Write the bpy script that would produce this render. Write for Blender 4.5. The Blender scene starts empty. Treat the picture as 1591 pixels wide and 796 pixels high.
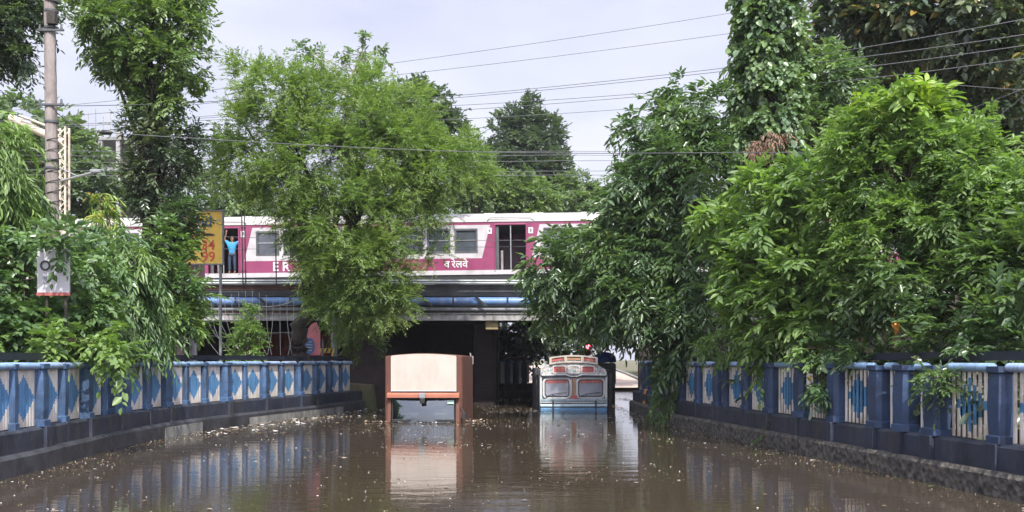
import bpy, bmesh, math, random
import numpy as np
from mathutils import Vector, Matrix
random.seed(7)
rs = np.random.default_rng(11)
C = bpy.context.scene.collection
SC = bpy.context.scene

# ------------------------------------------------------------------ camera, light, exposure
F, CX, HY, EYE = 1600.0, 795.0, 559.0, 1.85
cam_d = bpy.data.cameras.new('camera')
cam_d.sensor_width = 36.0
cam_d.lens = 36.0 * F / 1591.0
cam_d.shift_y = (HY - 398.0) / 1591.0
cam_d.shift_x = 0.0
cam_d.clip_end = 3000
cam = bpy.data.objects.new('camera', cam_d)
C.objects.link(cam)
cam.location = (0, 0, EYE)
cam.rotation_euler = (math.radians(90), 0, 0)
SC.camera = cam

SUN_DIR = Vector((0.17, -0.80, 0.92)).normalized()      # towards the sun: high, behind the camera and to its right
el = math.asin(SUN_DIR.z)
az = math.atan2(SUN_DIR.x, SUN_DIR.y)
world = bpy.data.worlds.new('World')
SC.world = world
world.use_nodes = True
wt = world.node_tree
wt.nodes.clear()
wo = wt.nodes.new('ShaderNodeOutputWorld')
bg = wt.nodes.new('ShaderNodeBackground')
bg.inputs['Strength'].default_value = 0.102
sky = wt.nodes.new('ShaderNodeTexSky')
sky.sky_type = 'NISHITA'
sky.sun_disc = False
sky.sun_elevation = el
sky.sun_rotation = az
sky.air_density = 1.2
sky.dust_density = 3.0
# thin bright monsoon cloud veil over the sky
tc = wt.nodes.new('ShaderNodeTexCoord')
mp = wt.nodes.new('ShaderNodeMapping')
mp.inputs['Scale'].default_value = (1.6, 1.6, 5.0)
nz = wt.nodes.new('ShaderNodeTexNoise')
nz.inputs['Scale'].default_value = 1.6
nz.inputs['Detail'].default_value = 6
nz.inputs['Roughness'].default_value = 0.55
mr = wt.nodes.new('ShaderNodeMapRange')
mr.inputs['From Min'].default_value = 0.35
mr.inputs['From Max'].default_value = 0.65
mr.inputs['To Min'].default_value = 0.0
mr.inputs['To Max'].default_value = 1.0
cl = wt.nodes.new('ShaderNodeMix')
cl.data_type = 'RGBA'
cl.inputs['A'].default_value = (5.2, 5.4, 6.9, 1)
cl.inputs['B'].default_value = (6.9, 6.95, 7.9, 1)
mx = wt.nodes.new('ShaderNodeMix')
mx.data_type = 'RGBA'
mx.inputs['Factor'].default_value = 0.86
L = wt.links.new
L(tc.outputs['Generated'], mp.inputs['Vector'])
L(mp.outputs['Vector'], nz.inputs['Vector'])
L(nz.outputs['Fac'], mr.inputs['Value'])
L(mr.outputs['Result'], cl.inputs['Factor'])
L(sky.outputs['Color'], mx.inputs['A'])
L(cl.outputs['Result'], mx.inputs['B'])
L(mx.outputs['Result'], bg.inputs['Color'])
L(bg.outputs['Background'], wo.inputs['Surface'])
# veil brightened round the sun, behind the camera, as added fill light
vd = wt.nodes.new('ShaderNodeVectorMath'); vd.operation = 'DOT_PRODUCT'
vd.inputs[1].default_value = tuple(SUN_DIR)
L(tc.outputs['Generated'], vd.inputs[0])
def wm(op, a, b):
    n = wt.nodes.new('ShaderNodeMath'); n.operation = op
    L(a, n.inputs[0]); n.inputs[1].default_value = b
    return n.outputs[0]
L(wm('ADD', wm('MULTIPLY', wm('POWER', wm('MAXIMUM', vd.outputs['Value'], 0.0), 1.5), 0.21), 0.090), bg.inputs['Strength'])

sun_d = bpy.data.lights.new('sun', 'SUN')
sun_d.energy = 4.2
sun_d.angle = math.radians(0.9)
sun_d.color = (1.0, 0.95, 0.86)
sun = bpy.data.objects.new('sun', sun_d)
C.objects.link(sun)
sun.rotation_euler = (-SUN_DIR).to_track_quat('-Z', 'Y').to_euler()
sun.location = (20, -20, 40)

SC.view_settings.view_transform = 'Standard'
SC.view_settings.look = 'None'
SC.view_settings.exposure = 0.72
SC.view_settings.gamma = 1
SC.render.engine = 'CYCLES'
SC.cycles.max_bounces = 6
SC.cycles.diffuse_bounces = 3
SC.cycles.glossy_bounces = 3
SC.cycles.transmission_bounces = 4
SC.cycles.transparent_max_bounces = 8
SC.cycles.caustics_reflective = False
SC.cycles.caustics_refractive = False
SC.cycles.use_denoising = True
SC.cycles.sample_clamp_indirect = 6

# ------------------------------------------------------------------ helpers
def P(px, py, Z):
    """a point seen at pixel (px, py) of the photograph, Z metres in front of the camera"""
    return Vector(((px - CX) * Z / F, Z, EYE + (HY - py) * Z / F))

def tag(o, label=None, cat=None, group=None, kind=None):
    if label: o['label'] = label
    if cat: o['category'] = cat
    if group: o['group'] = group
    if kind: o['kind'] = kind
    return o

def thing(name, loc, label=None, cat=None, group=None, rz=0.0):
    o = bpy.data.objects.new(name, None)
    C.objects.link(o)
    o.location = loc
    o.rotation_euler = (0, 0, rz)
    o.empty_display_size = 0.2
    return tag(o, label, cat, group)

class MB:
    """collects shapes that become ONE mesh object"""
    def __init__(s):
        s.v = []; s.f = []; s.m = []; s.mi = 0; s.sm = []
    def add(s, vs, fs, smooth=False):
        n = len(s.v)
        s.v += [Vector(p) for p in vs]
        for f in fs:
            s.f.append([n + i for i in f]); s.m.append(s.mi); s.sm.append(smooth)
        return s
    def box(s, c, d, bev=0.0, rz=0.0, rx=0.0, ry=0.0):
        """bevelled box: centre c, full size d"""
        hx, hy, hz = d[0]/2, d[1]/2, d[2]/2
        R = Matrix.Rotation(rz, 3, 'Z') @ Matrix.Rotation(ry, 3, 'Y') @ Matrix.Rotation(rx, 3, 'X')
        c = Vector(c)
        b = min(bev, hx*.9, hy*.9, hz*.9)
        if b <= 0:
            vs = [Vector((x, y, z)) for x in (-hx, hx) for y in (-hy, hy) for z in (-hz, hz)]
            fs = [(0,1,3,2),(4,6,7,5),(0,4,5,1),(2,3,7,6),(0,2,6,4),(1,5,7,3)]
            return s.add([c + R @ p for p in vs], fs)
        bm = bmesh.new()
        bmesh.ops.create_cube(bm, size=1.0)
        for v in bm.verts:
            v.co = Vector((v.co.x*d[0], v.co.y*d[1], v.co.z*d[2]))
        bmesh.ops.bevel(bm, geom=bm.edges[:], offset=b, segments=2, affect='EDGES', profile=0.6)
        bm.verts.ensure_lookup_table()
        vs = [c + R @ v.co for v in bm.verts]
        for i, v in enumerate(bm.verts): v.index = i
        fs = [[v.index for v in f.verts] for f in bm.faces]
        bm.free()
        return s.add(vs, fs)
    def tube(s, pts, r, n=8, caps=True, smooth=True):
        """round tube along points; r a number or one radius per point"""
        pts = [Vector(p) for p in pts]
        rr = r if isinstance(r, (list, tuple)) else [r]*len(pts)
        vs = []
        up = Vector((0, 0, 1))
        for i, p in enumerate(pts):
            d = (pts[min(i+1, len(pts)-1)] - pts[max(i-1, 0)])
            if d.length < 1e-9: d = Vector((0, 0, 1))
            d.normalize()
            a = d.cross(up)
            if a.length < 0.05: a = d.cross(Vector((0, 1, 0)))
            a.normalize(); b = d.cross(a)
            for k in range(n):
                t = 2*math.pi*k/n
                vs.append(p + (a*math.cos(t) + b*math.sin(t))*rr[i])
        fs = []
        for i in range(len(pts)-1):
            for k in range(n):
                k2 = (k+1) % n
                fs.append((i*n+k, i*n+k2, (i+1)*n+k2, (i+1)*n+k))
        s.add(vs, fs, smooth)
        if caps:
            s.add([vs[k] for k in range(n)], [list(range(n))])
            s.add([vs[(len(pts)-1)*n+k] for k in range(n)], [list(range(n))[::-1]])
        return s
    def prism(s, poly, axis, a, b, smooth=False):
        """polygon extruded along an axis ('x','y','z') from a to b; poly holds the two other coordinates in order"""
        def mk(p, t):
            if axis == 'x': return Vector((t, p[0], p[1]))
            if axis == 'y': return Vector((p[0], t, p[1]))
            return Vector((p[0], p[1], t))
        n = len(poly)
        s.add([mk(p, a) for p in poly] + [mk(p, b) for p in poly],
              [(i, (i+1) % n, n+(i+1) % n, n+i) for i in range(n)], smooth)
        s.add([mk(p, a) for p in poly], [list(range(n))[::-1]])
        s.add([mk(p, b) for p in poly], [list(range(n))])
        return s
    def holes(s, x0, x1, z0, z1, hs, y, th):
        """a wall in the x-z plane from y to y+th with rectangular openings hs = (xa, xb, za, zb)"""
        xs = sorted({x0, x1, *[h[0] for h in hs], *[h[1] for h in hs]})
        zs = sorted({z0, z1, *[h[2] for h in hs], *[h[3] for h in hs]})
        xs = [x for x in xs if x0 <= x <= x1]; zs = [z for z in zs if z0 <= z <= z1]
        for i in range(len(xs)-1):
            for j in range(len(zs)-1):
                cx, cz = (xs[i]+xs[i+1])/2, (zs[j]+zs[j+1])/2
                if any(h[0] < cx < h[1] and h[2] < cz < h[3] for h in hs): continue
                a, b, c, d = xs[i], xs[i+1], zs[j], zs[j+1]
                s.add([(a, y, c), (b, y, c), (b, y, d), (a, y, d)], [(0, 1, 2, 3)])
                s.add([(a, y+th, c), (b, y+th, c), (b, y+th, d), (a, y+th, d)], [(3, 2, 1, 0)])
        for h in hs:
            a, b, c, d = h
            s.add([(a, y, c), (b, y, c), (b, y+th, c), (a, y+th, c)], [(0, 3, 2, 1)])
            s.add([(a, y, d), (b, y, d), (b, y+th, d), (a, y+th, d)], [(0, 1, 2, 3)])
            s.add([(a, y, c), (a, y, d), (a, y+th, d), (a, y+th, c)], [(0, 1, 2, 3)])
            s.add([(b, y, c), (b, y, d), (b, y+th, d), (b, y+th, c)], [(3, 2, 1, 0)])
        return s
    def build(s, name, mats, parent=None, local=False):
        if not isinstance(mats, (list, tuple)): mats = [mats]
        me = bpy.data.meshes.new(name)
        off = Vector((0, 0, 0))
        if not local:
            if parent is not None:
                q = parent
                while q is not None:
                    off += q.location; q = q.parent
            elif s.v:
                lo = Vector([min(v[i] for v in s.v) for i in range(3)])
                hi = Vector([max(v[i] for v in s.v) for i in range(3)])
                off = Vector(((lo.x+hi.x)/2, (lo.y+hi.y)/2, lo.z))
        me.from_pydata([v - off for v in s.v], [], s.f)
        for m in mats: me.materials.append(m)
        me.polygons.foreach_set('material_index', s.m)
        me.polygons.foreach_set('use_smooth', s.sm)
        me.update()
        o = bpy.data.objects.new(name, me)
        C.objects.link(o)
        if parent is not None: o.parent = parent
        elif not local: o.location = off
        return o

def copy_tree(o, parent=None):
    c = o.copy(); C.objects.link(c); c.parent = parent
    for ch in list(o.children): copy_tree(ch, c)
    return c

# ------------------------------------------------------------------ materials
def nodes(name):
    m = bpy.data.materials.new(name)
    m.use_nodes = True
    nt = m.node_tree
    b = nt.nodes['Principled BSDF']
    return m, nt, b

def mat(name, col, rough=0.6, var=0.25, scale=3.0, bump=0.0, metallic=0.0, dirt=None, dirt_amt=0.5, stretch=(1, 1, 1), spec=0.5, bscale=None):
    m, nt, b = nodes(name)
    N = nt.nodes.new; K = nt.links.new
    t = N('ShaderNodeTexCoord'); mp = N('ShaderNodeMapping'); mp.inputs['Scale'].default_value = stretch
    oi = N('ShaderNodeObjectInfo'); om = N('ShaderNodeMath'); om.operation = 'MULTIPLY'; om.inputs[1].default_value = 37.0; K(oi.outputs['Random'], om.inputs[0])
    ov_ = N('ShaderNodeVectorMath'); ov_.operation = 'ADD'; K(t.outputs['Object'], ov_.inputs[0]); K(om.outputs[0], ov_.inputs[1])
    K(ov_.outputs['Vector'], mp.inputs['Vector'])
    n1 = N('ShaderNodeTexNoise'); n1.inputs['Scale'].default_value = scale; n1.inputs['Detail'].default_value = 7; n1.inputs['Roughness'].default_value = .62
    K(mp.outputs['Vector'], n1.inputs['Vector'])
    mr = N('ShaderNodeMapRange'); mr.inputs['From Min'].default_value = .3; mr.inputs['From Max'].default_value = .7
    K(n1.outputs['Fac'], mr.inputs['Value'])
    c = N('ShaderNodeMix'); c.data_type = 'RGBA'
    c.inputs['A'].default_value = tuple(x*(1-var) for x in col) + (1,)
    c.inputs['B'].default_value = tuple(min(1, x*(1+var)) for x in col) + (1,)
    K(mr.outputs['Result'], c.inputs['Factor'])
    out = c.outputs['Result']
    if dirt:
        mp2 = N('ShaderNodeMapping'); mp2.inputs['Scale'].default_value = (1.0, 1.0, .22); mp2.inputs['Location'].default_value = (3.1, 7.7, 1.3)
        K(ov_.outputs['Vector'], mp2.inputs['Vector'])
        n2 = N('ShaderNodeTexNoise'); n2.inputs['Scale'].default_value = scale*2.3; n2.inputs['Detail'].default_value = 8; n2.inputs['Roughness'].default_value = .7
        K(mp2.outputs['Vector'], n2.inputs['Vector'])
        r2 = N('ShaderNodeMapRange'); r2.inputs['From Min'].default_value = .48; r2.inputs['From Max'].default_value = .68; r2.inputs['To Max'].default_value = dirt_amt
        K(n2.outputs['Fac'], r2.inputs['Value'])
        d = N('ShaderNodeMix'); d.data_type = 'RGBA'
        K(r2.outputs['Result'], d.inputs['Factor']); K(out, d.inputs['A']); d.inputs['B'].default_value = tuple(dirt) + (1,)
        out = d.outputs['Result']
    K(out, b.inputs['Base Color'])
    b.inputs['Roughness'].default_value = rough
    b.inputs['Metallic'].default_value = metallic
    b.inputs['Specular IOR Level'].default_value = spec
    if bump:
        n3 = N('ShaderNodeTexNoise'); n3.inputs['Scale'].default_value = bscale or scale*6; n3.inputs['Detail'].default_value = 8
        K(mp.outputs['Vector'], n3.inputs['Vector'])
        bp = N('ShaderNodeBump'); bp.inputs['Strength'].default_value = bump; bp.inputs['Distance'].default_value = .03
        K(n3.outputs['Fac'], bp.inputs['Height']); K(bp.outputs['Normal'], b.inputs['Normal'])
    return m

def leaf_mat(name, a, b_, young, rough=.42, transl=.3, spec=.5):
    """a..b: leaf to leaf variation, young: fresher colour of some sprays"""
    m, nt, b = nodes(name)
    N = nt.nodes.new; K = nt.links.new
    at = N('ShaderNodeAttribute'); at.attribute_name = 'tint'
    sp = N('ShaderNodeSeparateColor'); K(at.outputs['Color'], sp.inputs['Color'])
    c = N('ShaderNodeMix'); c.data_type = 'RGBA'; c.inputs['A'].default_value = a + (1,); c.inputs['B'].default_value = b_ + (1,)
    K(sp.outputs['Red'], c.inputs['Factor'])
    d = N('ShaderNodeMix'); d.data_type = 'RGBA'; K(c.outputs['Result'], d.inputs['A']); d.inputs['B'].default_value = young + (1,)
    K(sp.outputs['Green'], d.inputs['Factor'])
    e = N('ShaderNodeMix'); e.data_type = 'RGBA'; K(d.outputs['Result'], e.inputs['A']); e.inputs['B'].default_value = (.30, .20, .05, 1)
    K(sp.outputs['Blue'], e.inputs['Factor'])
    K(e.outputs['Result'], b.inputs['Base Color'])
    b.inputs['Roughness'].default_value = rough
    b.inputs['Specular IOR Level'].default_value = spec
    tr = N('ShaderNodeBsdfTranslucent')
    h = N('ShaderNodeMix'); h.data_type = 'RGBA'; h.blend_type = 'MULTIPLY'; h.inputs['Factor'].default_value = 1
    K(e.outputs['Result'], h.inputs['A']); h.inputs['B'].default_value = (1.5, 1.7, .6, 1)
    K(h.outputs['Result'], tr.inputs['Color'])
    ms = N('ShaderNodeMixShader'); ms.inputs['Fac'].default_value = transl
    K(b.outputs['BSDF'], ms.inputs[1]); K(tr.outputs['BSDF'], ms.inputs[2])
    K(ms.outputs['Shader'], nt.nodes['Material Output'].inputs['Surface'])
    return m

M = {}
M['conc_dark'] = mat('dark wet concrete', (.042, .043, .052), .45, .6, 1.2, .6, dirt=(.014, .015, .020), dirt_amt=.7)
M['conc_pale'] = mat('worn pale plaster', (.20, .20, .19), .75, .4, 1.5, .5, dirt=(.05, .05, .05), dirt_amt=.7)
M['navy'] = mat('navy plinth paint', (.020, .026, .044), .55, .5, 1.5, .35, dirt=(.075, .065, .055), dirt_amt=.6)
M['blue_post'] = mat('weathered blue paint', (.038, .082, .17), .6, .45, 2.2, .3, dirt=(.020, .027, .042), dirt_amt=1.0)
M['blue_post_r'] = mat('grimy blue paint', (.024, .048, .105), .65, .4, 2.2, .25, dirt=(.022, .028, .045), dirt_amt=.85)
M['cap'] = mat('sky blue paint', (.22, .34, .50), .5, .25, 4, .2, dirt=(.08, .13, .2), dirt_amt=.6)
M['cap_grey'] = mat('faded grey blue paint', (.27, .36, .52), .55, .3, 4, .2, dirt=(.10, .12, .16), dirt_amt=.6)
M['rail_dark'] = mat('black pipe', (.012, .015, .026), .5, .3)
M['bark'] = mat('grey brown bark', (.085, .065, .045), .85, .4, 5, .8, stretch=(1, 1, .3))
M['bark_dark'] = mat('dark wet bark', (.03, .024, .02), .8, .4, 5, .8, stretch=(1, 1, .3))
M['twig'] = mat('pale twig', (.25, .23, .17), .8, .3, 5)
M['white'] = mat('white paint', (.50, .50, .50), .45, .06, 3, dirt=(.35, .3, .25), dirt_amt=.3)
M['cream'] = mat('cream sheet metal', (.42, .37, .33), .55, .08, 1.2, dirt=(.29, .24, .19), dirt_amt=.55)
M['rust_red'] = mat('rust red paint', (.095, .030, .016), .65, .25, 2, dirt=(.045, .022, .016), dirt_amt=.5)
M['salmon'] = mat('sun faded orange paint', (.34, .125, .08), .45, .15, 3)
M['black'] = mat('black rubber', (.012, .012, .013), .5, .2)
M['steel'] = mat('galvanised steel', (.35, .36, .36), .4, .2, 5, metallic=.6)
M['grey_metal'] = mat('grey paint', (.20, .215, .235), .55, .25, 3, .1, dirt=(.10, .09, .08), dirt_amt=.6)
M['flange'] = mat('pale girder flange', (.27, .265, .27), .65, .35, 2, .1, dirt=(.08, .065, .055), dirt_amt=.9)
M['girder_dark'] = mat('dark grey girder', (.055, .06, .068), .6, .4, 2, .2, dirt=(.03, .027, .025))
M['girder_rust'] = mat('rusty girder', (.105, .045, .035), .75, .4, 2, .3, dirt=(.035, .02, .018))
M['pipe_blue'] = mat('blue pipe paint', (.10, .20, .42), .45, .3, 1.5, dirt=(.24, .27, .33), dirt_amt=.7)
M['deck_white'] = mat('white painted edge', (.50, .53, .53), .55, .15, 2, dirt=(.3, .32, .28), dirt_amt=.5)
M['brick'] = mat('soot dark brickwork', (.030, .020, .020), .85, .4, 3, .6, dirt=(.02, .015, .016), dirt_amt=.7)  # dark brick tone also stands in for shade, as on the sunlit wing wall
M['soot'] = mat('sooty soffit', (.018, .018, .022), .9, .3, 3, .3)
M['ochre'] = mat('ochre lit patch', (.26, .21, .11), .8, .3, 3, .3)
M['conc_pole'] = mat('weathered concrete pole', (.22, .19, .18), .85, .35, 4, .5, stretch=(1, 1, .35), dirt=(.09, .07, .06), dirt_amt=.7)
M['beige_steel'] = mat('beige painted steel', (.48, .42, .34), .6, .2, 4, dirt=(.25, .15, .09), dirt_amt=.5)
M['wire'] = mat('grey cable', (.09, .09, .10), .6, .1)
M['wire_pale'] = mat('pale cable', (.38, .38, .36), .6, .2)
M['yellow_sign'] = mat('yellow sign paint', (.78, .50, .08), .5, .12, 1.5, dirt=(.5, .3, .07), dirt_amt=.5)
M['ink_blue'] = mat('blue lettering', (.06, .13, .33), .5, .1)
M['ink_red'] = mat('red lettering', (.60, .09, .04), .5, .1)
M['ink_black'] = mat('black lettering', (.02, .02, .025), .5, .1)
M['sign_white'] = mat('white sign board', (.42, .40, .44), .5, .1, 3, dirt=(.4, .38, .4))
M['edge_red'] = mat('faded red edge', (.30, .08, .07), .6, .3, 4)
M['pink'] = mat('pink poster print', (.62, .19, .22), .5, .2, 3)
M['red_wall'] = mat('red painted wall', (.42, .05, .045), .6, .3, 2, dirt=(.15, .04, .04))
M['road'] = mat('dusty sunlit road', (.42, .33, .28), .9, .25, .6, .3)
M['orange'] = mat('orange plastic', (.75, .30, .05), .5, .2, 3)
M['tarp'] = mat('blue tarpaulin', (.05, .15, .62), .45, .2, 4, .3)
M['paper'] = mat('paper notice', (.72, .66, .64), .7, .1, 8)
M['skin'] = mat('brown skin', (.20, .10, .06), .55, .1)
M['shirt'] = mat('turquoise blue shirt', (.03, .22, .42), .8, .2, 8)
M['trousers'] = mat('dark trousers', (.02, .035, .065), .8, .2, 8)
M['hair'] = mat('black hair', (.01, .01, .01), .6, .1)

# leaves
M['lf_bright'] = leaf_mat('bright broad leaves', (.145, .222, .072), (.095, .165, .060), (.20, .30, .085), transl=.38)
M['lf_feather'] = leaf_mat('light feathery leaves', (.150, .220, .068), (.110, .175, .060), (.19, .26, .08), rough=.5, transl=.42)
M['lf_deep'] = leaf_mat('deep green leaflets', (.085, .145, .062), (.058, .108, .052), (.15, .22, .08), rough=.30, transl=.34, spec=.8)
M['lf_glossy'] = leaf_mat('glossy oval leaves', (.090, .158, .065), (.062, .12, .055), (.16, .25, .08), rough=.28, transl=.30, spec=.8)
M['lf_tall'] = leaf_mat('tall tree leaves', (.120, .185, .068), (.080, .140, .058), (.17, .24, .08), rough=.40, transl=.36)
M['lf_dark'] = leaf_mat('dark old leaves', (.062, .092, .055), (.046, .075, .048), (.14, .17, .08), rough=.30, transl=.22, spec=.7)
M['lf_far'] = leaf_mat('distant foliage', (.115, .165, .085), (.085, .130, .075), (.17, .24, .08), rough=.55, transl=.36)
M['lf_conifer'] = leaf_mat('dense dark foliage', (.080, .115, .078), (.060, .092, .066), (.12, .17, .08), rough=.5)
M['lf_ivy'] = leaf_mat('creeper leaves', (.13, .20, .105), (.08, .140, .075), (.19, .27, .11), rough=.35, spec=.7)
M['lf_droop'] = leaf_mat('drooping narrow leaves', (.085, .155, .058), (.060, .120, .055), (.17, .26, .07), rough=.36)
M['lf_yellow'] = leaf_mat('yellow green leaves', (.15, .25, .055), (.10, .19, .05), (.27, .36, .06), rough=.4)
M['lf_brown'] = leaf_mat('dead brown fronds', (.19, .11, .075), (.12, .07, .05), (.27, .17, .12), rough=.7, transl=.15)

def water_mat():
    m, nt, b = nodes('murky flood water')
    N = nt.nodes.new; K = nt.links.new
    t = N('ShaderNodeTexCoord')
    n0 = N('ShaderNodeTexNoise'); n0.inputs['Scale'].default_value = .35; n0.inputs['Detail'].default_value = 5
    K(t.outputs['Object'], n0.inputs['Vector'])
    c = N('ShaderNodeMix'); c.data_type = 'RGBA'
    c.inputs['A'].default_value = (.036, .028, .019, 1); c.inputs['B'].default_value = (.060, .046, .032, 1)
    K(n0.outputs['Fac'], c.inputs['Factor']); K(c.outputs['Result'], b.inputs['Base Color'])
    b.inputs['IOR'].default_value = 1.38
    mr = N('ShaderNodeMapRange'); mr.inputs['From Min'].default_value = .42; mr.inputs['From Max'].default_value = .68
    mr.inputs['To Min'].default_value = .0; mr.inputs['To Max'].default_value = .03
    n4 = N('ShaderNodeTexNoise'); n4.inputs['Scale'].default_value = .6; n4.inputs['Detail'].default_value = 6; n4.inputs['Roughness'].default_value = .7
    mp4 = N('ShaderNodeMapping'); mp4.inputs['Scale'].default_value = (.6, 1, 1); mp4.inputs['Location'].default_value = (4, 9, 0)
    K(t.outputs['Object'], mp4.inputs['Vector']); K(mp4.outputs['Vector'], n4.inputs['Vector']); K(n4.outputs['Fac'], mr.inputs['Value'])
    K(mr.outputs['Result'], b.inputs['Roughness'])
    mp = N('ShaderNodeMapping'); mp.inputs['Scale'].default_value = (.55, 1.5, 1); mp.inputs['Rotation'].default_value = (0, 0, .12)
    K(t.outputs['Object'], mp.inputs['Vector'])
    n1 = N('ShaderNodeTexNoise'); n1.inputs['Scale'].default_value = 1.6; n1.inputs['Detail'].default_value = 4; n1.inputs['Roughness'].default_value = .5
    n2 = N('ShaderNodeTexNoise'); n2.inputs['Scale'].default_value = 9; n2.inputs['Detail'].default_value = 3
    K(mp.outputs['Vector'], n1.inputs['Vector']); K(mp.outputs['Vector'], n2.inputs['Vector'])
    b1 = N('ShaderNodeBump'); b1.inputs['Strength'].default_value = .5; b1.inputs['Distance'].default_value = .011
    b2 = N('ShaderNodeBump'); b2.inputs['Strength'].default_value = .3; b2.inputs['Distance'].default_value = .004
    K(n1.outputs['Fac'], b1.inputs['Height']); K(n2.outputs['Fac'], b2.inputs['Height']); K(b1.outputs['Normal'], b2.inputs['Normal'])
    K(b2.outputs['Normal'], b.inputs['Normal'])
    return m
M['water'] = water_mat()

def ground_mat():
    m, nt, b = nodes('earth and leaf litter')
    N = nt.nodes.new; K = nt.links.new
    t = N('ShaderNodeTexCoord')
    n0 = N('ShaderNodeTexNoise'); n0.inputs['Scale'].default_value = .5; n0.inputs['Detail'].default_value = 9; n0.inputs['Roughness'].default_value = .7
    K(t.outputs['Object'], n0.inputs['Vector'])
    r = N('ShaderNodeValToRGB')
    r.color_ramp.elements[0].position = .35; r.color_ramp.elements[0].color = (.05, .075, .025, 1)
    r.color_ramp.elements[1].position = .62; r.color_ramp.elements[1].color = (.14, .105, .07, 1)
    K(n0.outputs['Fac'], r.inputs['Fac']); K(r.outputs['Color'], b.inputs['Base Color'])
    b.inputs['Roughness'].default_value = .95
    return m
M['ground'] = ground_mat()

def stone_mat():
    m, nt, b = nodes('rubble stone wall')
    N = nt.nodes.new; K = nt.links.new
    t = N('ShaderNodeTexCoord')
    v = N('ShaderNodeTexVoronoi'); v.inputs['Scale'].default_value = 9
    n0 = N('ShaderNodeTexNoise'); n0.inputs['Scale'].default_value = 7; n0.inputs['Detail'].default_value = 8
    K(t.outputs['Object'], n0.inputs['Vector']); K(t.outputs['Object'], v.inputs['Vector'])
    r = N('ShaderNodeValToRGB')
    r.color_ramp.elements[0].position = .35; r.color_ramp.elements[0].color = (.035, .035, .035, 1)
    r.color_ramp.elements[1].position = .72; r.color_ramp.elements[1].color = (.15, .13, .11, 1)
    K(n0.outputs['Fac'], r.inputs['Fac'])
    mx = N('ShaderNodeMix'); mx.data_type = 'RGBA'; mx.blend_type = 'MULTIPLY'; mx.inputs['Factor'].default_value = .5
    K(r.outputs['Color'], mx.inputs['A']); vr = N('ShaderNodeMapRange'); vr.inputs['From Max'].default_value = .12; vr.inputs['To Min'].default_value = 1.3; vr.inputs['To Max'].default_value = .5; K(v.outputs['Distance'], vr.inputs['Value']); K(vr.outputs['Result'], mx.inputs['B'])
    K(mx.outputs['Result'], b.inputs['Base Color'])
    b.inputs['Roughness'].default_value = .9
    bp = N('ShaderNodeBump'); bp.inputs['Strength'].default_value = 1; bp.inputs['Distance'].default_value = .05
    K(v.outputs['Distance'], bp.inputs['Height']); K(bp.outputs['Normal'], b.inputs['Normal'])
    return m
M['stone'] = stone_mat()

def diamond_mat(name, hw, hh, snap, blue=(.035, .19, .44), white=(.72, .68, .62), dirt=(.30, .25, .2), amt=.6):
    """cream concrete slats with a blue diamond painted across them, centred on the panel"""
    m, nt, b = nodes(name)
    N = nt.nodes.new; K = nt.links.new
    t = N('ShaderNodeTexCoord'); s = N('ShaderNodeSeparateXYZ'); K(t.outputs['Object'], s.inputs['Vector'])
    def mth(op, a, c=None, v=None):
        n = N('ShaderNodeMath'); n.operation = op
        if isinstance(a, float): n.inputs[0].default_value = a
        else: K(a, n.inputs[0])
        if c is not None:
            if isinstance(c, float): n.inputs[1].default_value = c
            else: K(c, n.inputs[1])
        return n.outputs[0]
    x = mth('SNAP', mth('ADD', s.outputs['X'], snap/2), snap)
    ax = mth('DIVIDE', mth('ABSOLUTE', x), hw)
    azz = mth('DIVIDE', mth('ABSOLUTE', s.outputs['Z']), hh)
    nw = N('ShaderNodeTexNoise'); nw.inputs['Scale'].default_value = 14; K(t.outputs['Object'], nw.inputs['Vector'])
    sm = mth('ADD', mth('ADD', ax, azz), mth('MULTIPLY', nw.outputs['Fac'], .12))
    d = mth('LESS_THAN', sm, 1.04)
    n2 = N('ShaderNodeTexNoise'); n2.inputs['Scale'].default_value = 3.5; n2.inputs['Detail'].default_value = 9; n2.inputs['Roughness'].default_value = .7
    oi = N('ShaderNodeObjectInfo'); vm = N('ShaderNodeVectorMath'); vm.operation = 'ADD'
    cb = N('ShaderNodeCombineXYZ'); K(mth('MULTIPLY', oi.outputs['Random'], 50.0), cb.inputs['X'])
    K(t.outputs['Object'], vm.inputs[0]); K(cb.outputs['Vector'], vm.inputs[1])
    mp = N('ShaderNodeMapping'); mp.inputs['Scale'].default_value = (1, 1, .35); K(vm.outputs['Vector'], mp.inputs['Vector']); K(mp.outputs['Vector'], n2.inputs['Vector'])
    c1 = N('ShaderNodeMix'); c1.data_type = 'RGBA'; c1.inputs['A'].default_value = white + (1,); c1.inputs['B'].default_value = blue + (1,); K(d, c1.inputs['Factor'])
    r2 = N('ShaderNodeMapRange'); r2.inputs['From Min'].default_value = .46; r2.inputs['From Max'].default_value = .72; r2.inputs['To Max'].default_value = amt
    K(n2.outputs['Fac'], r2.inputs['Value'])
    c2 = N('ShaderNodeMix'); c2.data_type = 'RGBA'; c2.blend_type = 'MULTIPLY'; K(c1.outputs['Result'], c2.inputs['A']); c2.inputs['B'].default_value = dirt + (1,); K(r2.outputs['Result'], c2.inputs['Factor'])
    # mud splashed up from the foot of the panel
    rz = N('ShaderNodeMapRange'); rz.inputs['From Min'].default_value = -.50; rz.inputs['From Max'].default_value = -.30; rz.inputs['To Min'].default_value = .6; rz.inputs['To Max'].default_value = 0
    K(s.outputs['Z'], rz.inputs['Value'])
    c3 = N('ShaderNodeMix'); c3.data_type = 'RGBA'; K(c2.outputs['Result'], c3.inputs['A']); c3.inputs['B'].default_value = (.30, .22, .15, 1)
    K(mth('MULTIPLY', rz.outputs['Result'], n2.outputs['Fac']), c3.inputs['Factor'])
    K(c3.outputs['Result'], b.inputs['Base Color'])
    b.inputs['Roughness'].default_value = .6
    return m
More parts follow.
